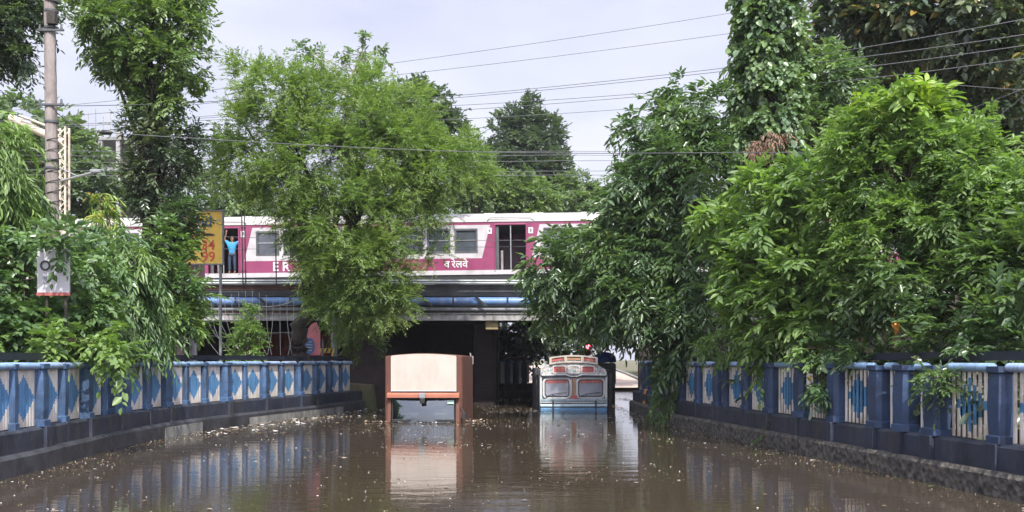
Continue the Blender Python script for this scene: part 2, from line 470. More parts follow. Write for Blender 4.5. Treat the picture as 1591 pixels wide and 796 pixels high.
M['panel_l'] = diamond_mat('painted panel cream and blue', .43, .40, .05, blue=(.075, .20, .38), white=(.56, .53, .50), dirt=(.34, .29, .25), amt=.8)
M['panel_r'] = diamond_mat('painted slats cream and blue', .46, .40, .125, blue=(.045, .16, .31), white=(.55, .51, .46), dirt=(.30, .22, .17), amt=1.0)

def text(name, s, h, m, parent, loc, rz=0.0, th=.006, font=None, sx=1.0, bold=0.0):
    """lettering standing in the x-z plane, its centre at loc (local to parent), facing the camera side"""
    cu = bpy.data.curves.new(name, 'FONT')
    cu.body = s; cu.size = h; cu.extrude = th; cu.align_x = 'CENTER'; cu.align_y = 'CENTER'; cu.offset = bold; cu.resolution_u = 3
    to = bpy.data.objects.new(name + '_tmp', cu); C.objects.link(to)
    dg = bpy.context.evaluated_depsgraph_get()
    me = bpy.data.meshes.new_from_object(to.evaluated_get(dg))
    bpy.data.objects.remove(to)
    me.materials.clear(); me.materials.append(m)
    o = bpy.data.objects.new(name, me); C.objects.link(o)
    o.parent = parent; o.location = loc; o.rotation_euler = (math.radians(90), 0, rz); o.scale = (sx, 1, 1)
    return o
# ------------------------------------------------------------------ the setting: walls' lines, ground, water
LPX = [-200, -60, 0, 35, 110, 208, 300, 392, 475, 536, 556]
LZ = [12.6, 15.2, 16.4, 17.2, 19.6, 23.3, 26.8, 30.2, 33.8, 37.3, 38.4]
def left_at(px):
    Z = float(np.interp(px, LPX, LZ)); return Vector(((px - CX)*Z/F, Z, 0))
LL = [left_at(p) for p in (-200, -130, -60, 0, 35, 74, 110, 143, 175, 208, 239, 271, 300, 330, 364, 392, 421, 447, 475, 497, 518, 536, 556)]
LL = [Vector((LL[0].x + .9, 6.5, 0)), Vector((LL[0].x + .35, 10, 0))] + LL
def XR(Z): return 8.67 - .1365*Z if Z < 29 else 4.71 - .004*(Z-29)
RL = [Vector((XR(z), z, 0)) for z in (6.5, 10, 13, 16, 19, 22, 25, 27.5, 29, 33, 38.4)]
def XL(Z): return float(np.interp(Z, [p.y for p in LL], [p.x for p in LL]))

def ground_z(x, y):
    xl = XL(min(max(y, 6.5), 38.4)); xr = XR(min(max(y, 6.5), 38.4))
    if y > 38.4: xl, xr = (-5.0, 6.6)
    if y > 47: xl, xr = (-5.0, 9.0)
    if y > 62: xl, xr = (-.7, 9.0)
    road = -1.2 if y < 50 else min(1.0, -1.2 + (y-50)*.055)
    if y > 62: road = max(road, min(.9, .05 + (y-62)*.03))
    out = .92
    if 40.2 < y < 60 and (x < -14.5 or x > 9.5):
        out = 4.3
    if xl - .12 < x < xr + .12: return road
    return out + .06*math.sin(x*1.7)*math.cos(y*1.3)
xs = list(np.arange(-16, 16.01, .25)) + [-20, -30, -60, -150, -400, -900, 20, 30, 60, 150, 400, 900, 12, -12]
ys = list(np.arange(0, 72, .5)) + [-60, -20, 80, 90, 100, 150, 300, 700, 1500] + [38.45, 39.95, 40.25, 59.9]
xs = sorted(set(round(float(x), 3) for x in xs)); ys = sorted(set(round(float(y), 3) for y in ys))
g = MB()
nx = len(xs)
g.v = [Vector((x, y, ground_z(x, y))) for y in ys for x in xs]
for j in range(len(ys)-1):
    for i in range(nx-1):
        g.f.append([j*nx+i, j*nx+i+1, (j+1)*nx+i+1, (j+1)*nx+i]); g.m.append(0); g.sm.append(False)
tag(g.build('ground', M['ground'], local=True), 'earth ground beside and beyond the flooded road', kind='structure')

w = MB()
w.add([(-12, -30, 0), (11, -30, 0), (11, 74, 0), (-12, 74, 0)], [(0, 1, 2, 3)])
tag(w.build('water', M['water'], local=True), 'brown flood water filling the road', kind='structure')

# dry road rising beyond the underpass
r = MB()
pts = [(62.2, .16), (66, .27), (72, .45), (80, .72), (92, 1.02), (140, 1.08)]
for (a, za), (b, zb) in zip(pts[:-1], pts[1:]):
    r.add([(-.6, a, za), (9.0, a, za), (9.0, b, zb), (-.6, b, zb)], [(0, 1, 2, 3)])
tag(r.build('road', M['road'], local=True), 'pale dusty road climbing out beyond the bridge', kind='structure')
k = MB()
for (a, za), (b, zb) in zip(pts[:-1], pts[1:]):
    k.add([(-.6, a, za+.13), (-.35, a, za+.13), (-.35, b, zb+.13), (-.6, b, zb+.13), (-.35, a, za-.1), (-.35, b, zb-.1)], [(0, 1, 2, 3), (1, 4, 5, 2)])
    k.add([(9.0, a, za+.13), (8.75, a, za+.13), (8.75, b, zb+.13), (9.0, b, zb+.13), (8.75, a, za-.1), (8.75, b, zb-.1)], [(3, 2, 1, 0), (2, 5, 4, 1)])
tag(k.build('kerb', M['conc_pale'], local=True), kind='structure')

# ------------------------------------------------------------------ fences
def ribbon(mb, line, prof, side):
    """sweeps a closed profile [(offset towards the road, z)] along a line of points; side +1: road on the right of travel"""
    n = len(line); m = len(prof); vs = []
    for i, p in enumerate(line):
        d = (line[min(i+1, n-1)] - line[max(i-1, 0)]); d.z = 0; d.normalize()
        nrm = Vector((d.y, -d.x, 0))*side
        for o, z in prof: vs.append(Vector((p.x, p.y, z)) + nrm*o)
    fs = []
    for i in range(n-1):
        for k_ in range(m):
            k2 = (k_+1) % m
            fs.append((i*m+k_, i*m+k2, (i+1)*m+k2, (i+1)*m+k_))
    fs += [list(range(m)), [(n-1)*m+k_ for k_ in range(m)][::-1]]
    mb.add(vs, fs)

def panel_mesh(name, w_, n, gap, material, z0=.72, h=.96):
    """n upright half-round concrete slats, origin at the panel's centre, face towards -y"""
    mb = MB()
    p = w_/n
    for i in range(n):
        x = -w_/2 + p*(i+.5); hw = p/2 - gap/2
        prof = []
        for t in np.linspace(0, math.pi, 7):
            prof.append((x - hw*math.cos(t), -(.018 if gap > .03 else .012)*math.sin(t)))
        prof += [(x+hw, .012), (x-hw, .012)]
        mb.prism([(a, b) for a, b in prof][::-1], 'z', -h/2, h/2)
    o = mb.build(name, material, local=True)
    me = o.data; bpy.data.objects.remove(o)
    return me
def cap_mesh(name, w_, material):
    mb = MB()
    prof = [(.075*math.cos(t)*.95, .062*math.sin(t)) for t in np.linspace(0, 2*math.pi, 13)[:-1]]
    mb.prism([(a, b) for a, b in prof], 'x', -w_/2, w_/2, smooth=True)
    o = mb.build(name, material, local=True); me = o.data; bpy.data.objects.remove(o); return me
def post_mesh(name, w_, material, h=1.06):
    """bellied concrete baluster post with a plinth block"""
    mb = MB()
    zs = [0, .10, .12, .3, .55, .8, .96, .98, h]
    hw = [w_/2, w_/2, w_*.40, w_*.44, w_*.46, w_*.43, w_*.38, w_*.48, w_*.48]
    rings = []
    for z, a in zip(zs, hw):
        rings.append([Vector((a*c, -.02 + .16*(a/(w_/2))*s_, z)) for c, s_ in ((1, -.55), (.72, -1), (-.72, -1), (-1, -.55), (-1, .55), (1, .55))])
    vs = [p for r_ in rings for p in r_]; fs = []
    for i in range(len(rings)-1):
        for k_ in range(6):
            fs.append((i*6+k_, i*6+(k_+1) % 6, (i+1)*6+(k_+1) % 6, (i+1)*6+k_))
    fs.append([(len(rings)-1)*6+k_ for k_ in range(6)])
    mb.add(vs, fs)
    o = mb.build(name, material, local=True); me = o.data; bpy.data.objects.remove(o); return me

def link(name, me, parent, loc, rz, wpar=None):
    o = bpy.data.objects.new(name, me); C.objects.link(o); o.parent = parent
    o.location = loc; o.rotation_euler = (0, 0, rz); return o

def fence(line, side, label, place, joints, pw, mats, tailp, zbase=.72):
    """place: list of (x, y, kind) for panels in order along the wall; posts go half way between"""
    root = thing('balustrade', (line[len(line)//2].x, line[len(line)//2].y, 0), label, 'balustrade')
    b = MB(); ribbon(b, line, [(.30, -1.25), (.30, .28), (.25, .34), (-.12, .34), (-.12, -1.25)], side)
    b.build('lower_wall', mats['low'], root)
    b = MB(); ribbon(b, line, [(.17, .343), (.17, .66), (.13, .70), (-.14, .70), (-.14, .343)], side)
    b.build('plinth', mats['plinth'], root)
    hr = MB()
    hl = [p + Vector((0, 0, 1.93)) for p in line]
    nl = []
    for i, p in enumerate(hl):
        d = (hl[min(i+1, len(hl)-1)] - hl[max(i-1, 0)]); d.normalize()
        nl.append(p - Vector((d.y, -d.x, 0))*side*.32)
    ribbon(hr, line, [(-.22, 1.84), (-.22, 1.97), (-.30, 1.97), (-.30, 1.84)], side)
    for i in range(0, len(nl)-1):
        q = nl[i]; hr.tube([(q.x, q.y, .85), (q.x, q.y, 1.93)], .03, 6)
    hr.build('pipe_rail', M['rail_dark'], root)
    pm = panel_mesh('panel', pw, mats['n'], mats['gap'], mats['panel'])
    pn = panel_mesh('panel', .26, 2, mats['gap'], mats['slat'])
    cm = cap_mesh('cap', pw + .02, mats['cap']); cn = cap_mesh('cap', .28, mats['cap']); cg = cap_mesh('cap', pw+.02, mats['cap2'])
    po = post_mesh('post', mats['pw'], mats['post'])
    pil = MB(); pil.box((0, -.13, -.50), (mats['pw']*.62, .17, 1.0), .012)
    pl_o = pil.build('pilaster', mats['plinth'], local=True); plm = pl_o.data; bpy.data.objects.remove(pl_o)
    R0 = root.location
    pos = []
    for (x, y, kind) in place:
        # tangent
        i = min(range(len(line)-1), key=lambda i: abs((line[i].y+line[i+1].y)/2 - y))
        d = line[i+1] - line[i]; d.normalize()
        rz = math.atan2(d.y, d.x) + (math.pi if side < 0 else 0)   # local -y faces the road
        if side > 0: rz = math.atan2(d.y, d.x)
        pos.append((Vector((x, y, 0)), rz, kind))
    for (c, rz, kind) in pos:
        z = zbase + .48
        if kind == 'p':
            o = link('panel', pm, root, c - R0 + Vector((0, 0, z)), rz + random.uniform(-.03, .03)); o.rotation_euler.y = random.uniform(-.008, .008)
            q = link('cap', cm if random.random() < .6 else cg, o, (0, -.03, .54), 0)
        elif kind == 'n':
            o = link('panel', pn, root, c - R0 + Vector((0, 0, z)), rz)
            q = link('cap', cn, o, (0, -.03, .54), 0)
    def addpost(c, rz, s_=1.0):
        o = link('post', po, root, c - R0 + Vector((0, 0, .70)), rz); o.scale = (s_, s_, 1 + random.uniform(-.01, .02))
        link('pilaster', plm, o, (0, 0, 0), 0)
    for (a, ra, ka), (b_, rb, kb) in zip(pos[:-1], pos[1:]):
        dd = (b_ - a).length
        wa = pw if ka == 'p' else .26; wb = pw if kb == 'p' else .26
        t = (wa/2 + (dd - wa/2 - wb/2)/2)/dd
        c = a.lerp(b_, t)
        gap_ = dd - wa/2 - wb/2
        addpost(c, (ra+rb)/2, min(1.15, max(.6, gap_/mats['pw'])))
    return root

lp = [(-130, 'p'), (-82, 'p'), (-40, 'p'), (-3, 'p'), (35, 'p'), (74, 'p'), (110, 'p'), (143, 'p'), (163, 'n'), (186, 'n'), (208, 'p'), (239, 'p'), (271, 'p'), (300, 'p'),
      (330, 'p'), (364, 'p'), (392, 'p'), (421, 'p'), (447, 'p'), (475, 'p'), (497, 'p'), (518, 'p'), (536, 'p')]
# even the spacing out a little while keeping each panel where it stands
place = []
for px, kd in lp:
    q = left_at(px); place.append((q.x, q.y, kd))
lm = dict(low=[M['conc_dark']], plinth=M['navy'], panel=M['panel_l'], slat=M['white'], cap=M['cap'], cap2=M['cap_grey'], post=M['blue_post'], n=8, gap=.004, pw=.34)
LEFT = fence(LL, 1, 'long curved balustrade with blue posts and diamond panels along the left of the flood', place, None, .88, lm, None)

rz_ = [10.35, 11.85, 13.38, 14.87]
place = [(XR(z), z, 'p') for z in rz_] + [(XR(16.15), 16.15, 'n'), (XR(17.1), 17.1, 'n')]
place += [(XR(z), z, 'p') for z in (18.3, 19.86, 21.4, 22.95, 24.4)] + [(XR(25.35), 25.35, 'n')]
place += [(XR(z), z, 'p') for z in (26.4, 27.85, 29.3, 30.8, 32.3, 33.8, 35.3, 36.8)]
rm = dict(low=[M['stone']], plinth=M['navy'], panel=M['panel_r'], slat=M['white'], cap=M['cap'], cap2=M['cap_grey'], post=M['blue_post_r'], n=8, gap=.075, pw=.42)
RIGHT = fence(RL, -1, 'grimy balustrade with blue posts and open slatted panels on the right, under overhanging trees', place, None, 1.10, rm, None)

# pale repaired plaster faces on the left lower wall
pr = MB()
def left_patch(p0, p1, z0, z1):
    seg = [left_at(p) for p in np.linspace(p0, p1, 8)]
    ribbon(pr, seg, [(.31, z0), (.31, z1), (.32, z1), (.32, z0)], 1)
left_patch(236, 296, -.4, .24)
left_patch(372, 520, -.4, .20)
pr.build('plaster_face', M['conc_pale'], LEFT)

# ------------------------------------------------------------------ foliage
def leaves_mesh(name, base, ldir, nrm, ll, lw, tint, mat_, fold=.25):
    """one mesh of N folded six-vertex leaves. base,ldir,nrm (N,3); ll,lw (N,); tint (N,3)"""
    N_ = len(base)
    ldir = ldir/np.linalg.norm(ldir, axis=1, keepdims=True)
    side = np.cross(ldir, nrm); side /= (np.linalg.norm(side, axis=1, keepdims=True) + 1e-9)
    up = np.cross(side, ldir)
    L_ = ll[:, None]; W = lw[:, None]/2
    v = np.empty((N_, 6, 3), np.float32)
    v[:, 0] = base
    v[:, 1] = base + ldir*L_*.38 + side*W + up*W*fold
    v[:, 2] = base + ldir*L_*.72 + side*W*.72 + up*W*fold*.5 - up*L_*.05
    v[:, 3] = base + ldir*L_ - up*L_*.16
    v[:, 4] = base + ldir*L_*.72 - side*W*.72 + up*W*fold*.5 - up*L_*.05
    v[:, 5] = base + ldir*L_*.38 - side*W + up*W*fold
    lo = v.reshape(-1, 3).min(0); hi = v.reshape(-1, 3).max(0)
    idx = (np.arange(N_)[:, None]*6)
    q = np.concatenate([idx + np.array([[0, 1, 2, 3]]), idx + np.array([[0, 3, 4, 5]])], 1).reshape(-1).astype(np.int32)
    me = bpy.data.meshes.new(name)
    me.vertices.add(N_*6); me.loops.add(N_*8); me.polygons.add(N_*2)
    me.vertices.foreach_set('co', v.reshape(-1))
    me.loops.foreach_set('vertex_index', q)
    me.polygons.foreach_set('loop_start', np.arange(N_*2, dtype=np.int32)*4)
    me.polygons.foreach_set('loop_total', np.full(N_*2, 4, np.int32))
    a = me.attributes.new('tint', 'FLOAT_COLOR', 'POINT')
    col = np.ones((N_, 6, 4), np.float32); col[:, :, :3] = tint[:, None, :]
    a.data.foreach_set('color', col.reshape(-1))
    me.materials.append(mat_)
    me.update(calc_edges=True)
    return me, lo, hi

def unit(n):
    d = rs.normal(size=(n, 3)); return d/np.linalg.norm(d, axis=1, keepdims=True)

STY = dict(
    # k leaflets per spray, spray length, leaf length, leaf width, droop, lift, fan
    feather=dict(k=18, tl=.55, ll=.095, lw=.034, droop=.20, sprays=20, rc=.38, down=.10),
    pinnate=dict(k=11, tl=.66, ll=.25, lw=.082, droop=.45, sprays=13, rc=.42, down=.45),
    broad=dict(k=7, tl=.40, ll=.24, lw=.088, droop=.25, sprays=11, rc=.30, down=.25),
    oval=dict(k=9, tl=.50, ll=.17, lw=.095, droop=.35, sprays=11, rc=.30, down=.35),
    small=dict(k=9, tl=.40, ll=.16, lw=.062, droop=.25, sprays=15, rc=.32, down=.2),
    long=dict(k=10, tl=.55, ll=.24, lw=.05, droop=.85, sprays=11, rc=.28, down=1.2),
    ivy=dict(k=6, tl=.30, ll=.15, lw=.12, droop=.6, sprays=10, rc=.2, down=.8),
    far=dict(k=8, tl=.8, ll=.40, lw=.20, droop=.25, sprays=12, rc=.75, down=.2),
    conifer=dict(k=9, tl=.6, ll=.34, lw=.14, droop=.1, sprays=12, rc=.55, down=-.3),
    dark=dict(k=7, tl=.45, ll=.26, lw=.13, droop=.3, sprays=11, rc=.42, down=.3),
)
def crown(lobes, style, dens=1.0, young=.25, brown=0.0, shell=.45, scale=1.0, rough_out=.18, minc=3):
    """lobes: (px, py, rx_px, ry_px, Z, depth_radius_m [, density]); returns arrays for leaves_mesh and the clump centres"""
    S = dict(STY[style]); B = []; D = []; Nn = []; LLn = []; LW = []; T = []; cl = []
    for lb in lobes:
        px, py, rx, ry, Z, rd = lb[:6]; dl = lb[6] if len(lb) > 6 else 1.0
        c = np.array(P(px, py, Z)); R_ = np.array([rx*Z/F, rd, ry*Z/F])
        rc = S['rc']*scale
        surf = 4*math.pi*((R_[0]*R_[1])**1.6/3 + (R_[0]*R_[2])**1.6/3 + (R_[1]*R_[2])**1.6/3)**(1/1.6)
        n = int(max(minc, surf*.62*dens*dl/(rc*rc*2.2)))
        d = unit(n); rr = shell + (1-shell)*rs.random(n)**.55
        wob = 1 + rough_out*(np.sin(d[:, 0]*7 + px)*np.cos(d[:, 2]*6 + py) + np.sin(d[:, 1]*9 + px*.3)*.6) + rs.normal(size=n)*.06
        cc = c + d*R_*(rr*wob)[:, None]
        cc = cc[cc[:, 2] > .3]
        n = len(cc); d = (cc - c)/R_; d /= np.linalg.norm(d, axis=1, keepdims=True) + 1e-9
        cl.append(cc)
        ty = np.clip(rs.normal(young, .28, n), 0, 1)
        s = S['sprays']
        tp = np.repeat(cc, s, 0) + unit(n*s)*(rs.random(n*s)**.5*rc*.9)[:, None]
        od = np.repeat(d, s, 0)
        td = od*.75 + unit(n*s)*.85 + np.array([0, 0, .22 - .5*S['droop']])
        td /= np.linalg.norm(td, axis=1, keepdims=True)
        ty = np.repeat(ty, s)
        k_ = S['k']; m = n*s
        tlen = S['tl']*scale*rs.uniform(.6, 1.2, m)
        t = np.linspace(.12, 1, k_)
        sd = np.cross(td, [0, 0, 1.]); sd /= np.linalg.norm(sd, axis=1, keepdims=True) + 1e-9
        un = np.cross(sd, td)
        sgn = np.where(np.arange(k_) % 2 == 0, 1., -1.); sgn[-1] = 0
        base = tp[:, None, :] + td[:, None, :]*(tlen[:, None]*t[None, :])[:, :, None]
        base[:, :, 2] -= S['droop']*tlen[:, None]*t[None, :]**2
        ld = td[:, None, :]*(.55 + .25*t[None, :, None]) + sd[:, None, :]*sgn[None, :, None]*.85
        ld = ld + rs.normal(size=ld.shape)*.22
        ld[:, :, 2] -= S['down']*.8
        nn = un[:, None, :] + rs.normal(size=ld.shape)*.38 + np.array([0, 0, .25])
        K_ = m*k_
        B.append(base.reshape(-1, 3)); D.append(ld.reshape(-1, 3)); Nn.append(nn.reshape(-1, 3))
        z_ = scale*rs.uniform(.5, 1.3, K_)*np.repeat(rs.uniform(.75, 1.2, m), k_)
        LLn.append(S['ll']*z_); LW.append(S['lw']*z_*rs.uniform(.85, 1.15, K_))
        tt = np.zeros((K_, 3)); tt[:, 0] = rs.random(K_)
        tt[:, 1] = np.clip(np.repeat(ty, k_) + rs.normal(size=K_)*.12, 0, 1)
        if brown: tt[:, 2] = (rs.random(K_) < brown)*rs.uniform(.4, 1, K_)
        T.append(tt)
    return [np.concatenate(a) for a in (B, D, Nn, LLn, LW, T)], np.concatenate(cl)

NL = [0]
def tree(name, label, cat, lobes, style, lmat, trunk=None, bark='bark', group=None, limbs=True, tw=.16, dens=1.0, young=.25, brown=0.0, scale=1.0, shell=.45, nlimb=14, part='crown', rough_out=.18, minc=3):
    """trunk: list of (px, py, Z) from the ground up; limbs go from its top half to the clumps"""
    if trunk is None:
        lb = lobes[0]; b = P(lb[0], lb[1], lb[4]); trunk = [(lb[0], HY + (EYE-.8)*F/lb[4], lb[4]), (lb[0], lb[1], lb[4])]
    tp = [P(*t) for t in trunk]
    root = thing(name, (tp[0].x, tp[0].y, max(tp[0].z, .8)), label, cat, group)
    arr, cl = crown(lobes, style, dens, young, brown, shell, scale, rough_out, minc)
    me, lo, hi = leaves_mesh(part, *arr, M[lmat])
    NL[0] += len(arr[0])
    o = bpy.data.objects.new(part, me); C.objects.link(o); o.parent = root
    me.transform(Matrix.Translation(-root.location))
    tm = MB()
    n = len(tp)
    # smooth wobbling trunk
    path = []
    for i in range(n-1):
        for t in np.linspace(0, 1, 7)[:-1]:
            q = tp[i].lerp(tp[i+1], t); q = q + Vector((random.uniform(-1, 1), random.uniform(-1, 1), 0))*tw*.18; path.append(q)
    path.append(tp[-1])
    path[0] = tp[0] - Vector((0, 0, .3))
    rad = [tw*(1.25 if i == 0 else 1 - .65*i/len(path)) for i in range(len(path))]
    tm.tube(path, rad, 10)
    if limbs:
        idx = rs.choice(len(cl), min(nlimb, len(cl)), replace=False)
        for j in idx:
            e = Vector(cl[j]); k_ = random.randint(len(path)//3, len(path)-1); s_ = path[k_]
            if e.z < s_.z: k_ = max(1, min(range(1, len(path)), key=lambda q: abs(path[q].z - e.z + .8))); s_ = path[k_]
            r0 = rad[k_]*.55
            mid = s_.lerp(e, .5) + Vector((random.uniform(-.2, .2), random.uniform(-.2, .2), .12*(e-s_).length))
            pts_ = [s_, s_.lerp(mid, .5) + Vector((0, 0, .05)), mid, mid.lerp(e, .5) + Vector((random.uniform(-.1, .1), 0, .05)), e]
            tm.tube(pts_, [r0, r0*.8, r0*.55, r0*.35, .012], 6)
            for _ in range(3):
                jj = rs.integers(len(cl)); e2 = Vector(cl[jj])
                if (e2 - mid).length < 1.6:
                    tm.tube([mid, mid.lerp(e2, .5) + Vector((0, 0, .06)), e2], [r0*.4, r0*.25, .01], 5)
    tm.build('trunk', M[bark], root)
    return root
# ------------------------------------------------------------------ railway bridge
ZB = 39.0
def zb(y): return EYE + (HY - y)*ZB/F
BR = thing('railway_bridge', (0, ZB, 0), 'grey and blue steel girder railway bridge over the flooded road', 'bridge')
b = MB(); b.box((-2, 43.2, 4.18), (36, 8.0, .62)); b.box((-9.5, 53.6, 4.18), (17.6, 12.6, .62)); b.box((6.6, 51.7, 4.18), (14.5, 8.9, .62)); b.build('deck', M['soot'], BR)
b = MB()
b.box((-2, ZB-.02, (zb(443)+zb(461))/2), (36, .10, zb(443)-zb(461)), .01)
b.box((-2, ZB+.02, (zb(477)+zb(487))/2), (36, .12, zb(476)-zb(487)), .01)
b.box((-2, ZB+.30, (zb(461)+zb(477))/2), (36, .06, zb(461)-zb(477)), 0)
b.build('girder', M['girder_dark'], BR)
b = MB(); b.box((-9.4, ZB-.09, (zb(474.5)+zb(490))/2), (6.0, .05, zb(474.5)-zb(490)), .008); b.box((-9.4, ZB-.09, (zb(443)+zb(451))/2), (6.0, .05, .18), .008); b.build('rusty_girder', M['girder_rust'], BR)
b = MB(); b.box((-2, ZB-.13, (zb(488)+zb(497.5))/2), (36, .03, zb(488)-zb(497.5)), .004)
b.box((-2, ZB-.16, zb(498)), (36, .24, .03), .004); b.box((-2, ZB-.15, zb(487.4)), (36, .12, .022), .004)
x = -18.0
while x < 15: b.box((x, ZB-.165, (zb(488)+zb(497.5))/2), (.03, .05, zb(488)-zb(497.5))); x += 1.02
b.build('flange', M['flange'], BR)
for dz, y in ((.0, 469), ):
    b = MB(); b.tube([(-20, ZB-.24, zb(y)), (16, ZB-.24, zb(y))], .155, 16); b.build('pipe', M['pipe_blue'], BR)
b = MB(); b.tube([(-20, ZB-.16, zb(481)), (16, ZB-.16, zb(481))], .075, 12); b.build('pipe', M['grey_metal'], BR)
x = -17.5; kk = 0
while x < 14:
    b = MB(); b.box((x, ZB-.45, zb(469) + (.04 if kk % 2 else 0)), (.055 if kk % 2 else .09, .04, .46 if kk % 2 else .62), .006, ry=.0 if kk % 2 else -.85); b.build('bracket', M['black'], BR); x += 1.02; kk += 1
b = MB(); b.box((-2, ZB-.32, zb(437)), (36, .10, .045), .01); b.box((-2, ZB-.42, zb(441)), (36, .12, .055), .01); b.build('walkway_edge', M['deck_white'], BR)
b = MB(); b.box((-2, ZB-.18, zb(439)), (36, .26, .03)); b.box((-2, ZB+.10, (zb(434)+zb(447))/2), (36, .05, zb(434)-zb(447))); b.build('walkway', M['girder_dark'], BR)
b = MB(); b.box((-2, 43.5, 4.56), (36, 7.2, .14)); b.build('ballast', M['conc_pale'], BR)
for yy in (44.95, 46.6):
    b = MB(); b.box((-2, yy, 4.72), (36, .07, .15), .01); b.box((-2, yy, 4.64), (36, .14, .02)); b.build('rail', M['steel'], BR)
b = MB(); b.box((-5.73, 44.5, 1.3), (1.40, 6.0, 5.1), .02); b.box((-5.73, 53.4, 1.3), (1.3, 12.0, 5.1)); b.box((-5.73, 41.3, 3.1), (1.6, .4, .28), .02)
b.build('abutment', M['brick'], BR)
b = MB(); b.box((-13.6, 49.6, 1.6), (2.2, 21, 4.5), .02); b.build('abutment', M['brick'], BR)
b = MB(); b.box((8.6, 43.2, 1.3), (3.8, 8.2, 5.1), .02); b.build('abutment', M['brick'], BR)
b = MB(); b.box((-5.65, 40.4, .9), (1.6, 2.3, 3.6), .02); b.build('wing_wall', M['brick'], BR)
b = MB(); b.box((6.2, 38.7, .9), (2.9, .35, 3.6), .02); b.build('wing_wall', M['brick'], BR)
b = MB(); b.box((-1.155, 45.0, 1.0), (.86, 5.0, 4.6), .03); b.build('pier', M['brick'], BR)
b = MB(); b.box((-.76, 39.1, zb(505)), (.48, .3, .36), .03); b.build('lit_patch_block', M['ochre'], BR)  # added ochre block stands in for a sunlit patch of the pier cap
b = MB(); b.box((-7.0, 58.9, 1.4), (12.4, .3, 5.0));  # wall added so that the left opening stays dark
tag(b.build('added_dark_wall', M['brick'], None), 'dark brick wall added to make the left opening read as shaded', 'wall')
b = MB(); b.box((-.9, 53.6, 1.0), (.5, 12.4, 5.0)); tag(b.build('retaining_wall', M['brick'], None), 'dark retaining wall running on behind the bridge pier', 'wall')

# ------------------------------------------------------------------ train
def train_paint():
    m, nt, bs = nodes('white and magenta coach paint')
    N = nt.nodes.new; K = nt.links.new
    t = N('ShaderNodeTexCoord'); s = N('ShaderNodeSeparateXYZ'); K(t.outputs['Object'], s.inputs['Vector'])
    def mth(op, *a):
        n = N('ShaderNodeMath'); n.operation = op
        for i, q in enumerate(a):
            if isinstance(q, (int, float)): n.inputs[i].default_value = q
            else: K(q, n.inputs[i])
        return n.outputs[0]
    u = mth('SUBTRACT', mth('FLOORED_MODULO', mth('ADD', s.outputs['X'], -.8 + 3.07), 6.14), 3.07)
    cen = mth('ADD', mth('MULTIPLY', s.outputs['Z'], .257), .21 - .257*2.2)
    door = mth('LESS_THAN', mth('ABSOLUTE', mth('SUBTRACT', u, cen)), 1.06)
    band = mth('LESS_THAN', s.outputs['Z'], .70)
    top = mth('GREATER_THAN', s.outputs['Z'], 2.12)
    sole = mth('GREATER_THAN', s.outputs['Z'], .19)
    mg = mth('MULTIPLY', mth('MINIMUM', mth('ADD', mth('ADD', door, band), top), 1.0), sole)
    n2 = N('ShaderNodeTexNoise'); n2.inputs['Scale'].default_value = 2; n2.inputs['Detail'].default_value = 7; K(t.outputs['Object'], n2.inputs['Vector'])
    c = N('ShaderNodeMix'); c.data_type = 'RGBA'; c.inputs['A'].default_value = (.40, .385, .40, 1); c.inputs['B'].default_value = (.205, .032, .092, 1)
    K(mg, c.inputs['Factor'])
    d = N('ShaderNodeMix'); d.data_type = 'RGBA'; d.blend_type = 'MULTIPLY'; K(c.outputs['Result'], d.inputs['A']); d.inputs['B'].default_value = (.62, .56, .52, 1)
    r = N('ShaderNodeMapRange'); r.inputs['From Min'].default_value = .45; r.inputs['From Max'].default_value = .75; r.inputs['To Max'].default_value = .7
    K(n2.outputs['Fac'], r.inputs['Value']); K(r.outputs['Result'], d.inputs['Factor'])
    K(d.outputs['Result'], bs.inputs['Base Color']); bs.inputs['Roughness'].default_value = .35
    return m
M['train'] = train_paint()
M['roof'] = mat('off white coach roof', (.34, .33, .32), .5, .12, .8, dirt=(.42, .38, .35), dirt_amt=.5)
M['inner'] = mat('coach interior', (.10, .11, .12), .6, .3)
M['glass_dark'] = mat('dark window glass', (.05, .058, .07), .10, .3, 2, spec=.6)
M['seat'] = mat('dark seats', (.05, .04, .045), .7)
TW = 20.0
DC = [.80, 6.94, 13.08, 19.22]
WIN = []
for a in DC[:-1]: WIN += [(a+1.43, a+2.36), (a+2.60, a+3.53), (a+3.77, a+4.70)]
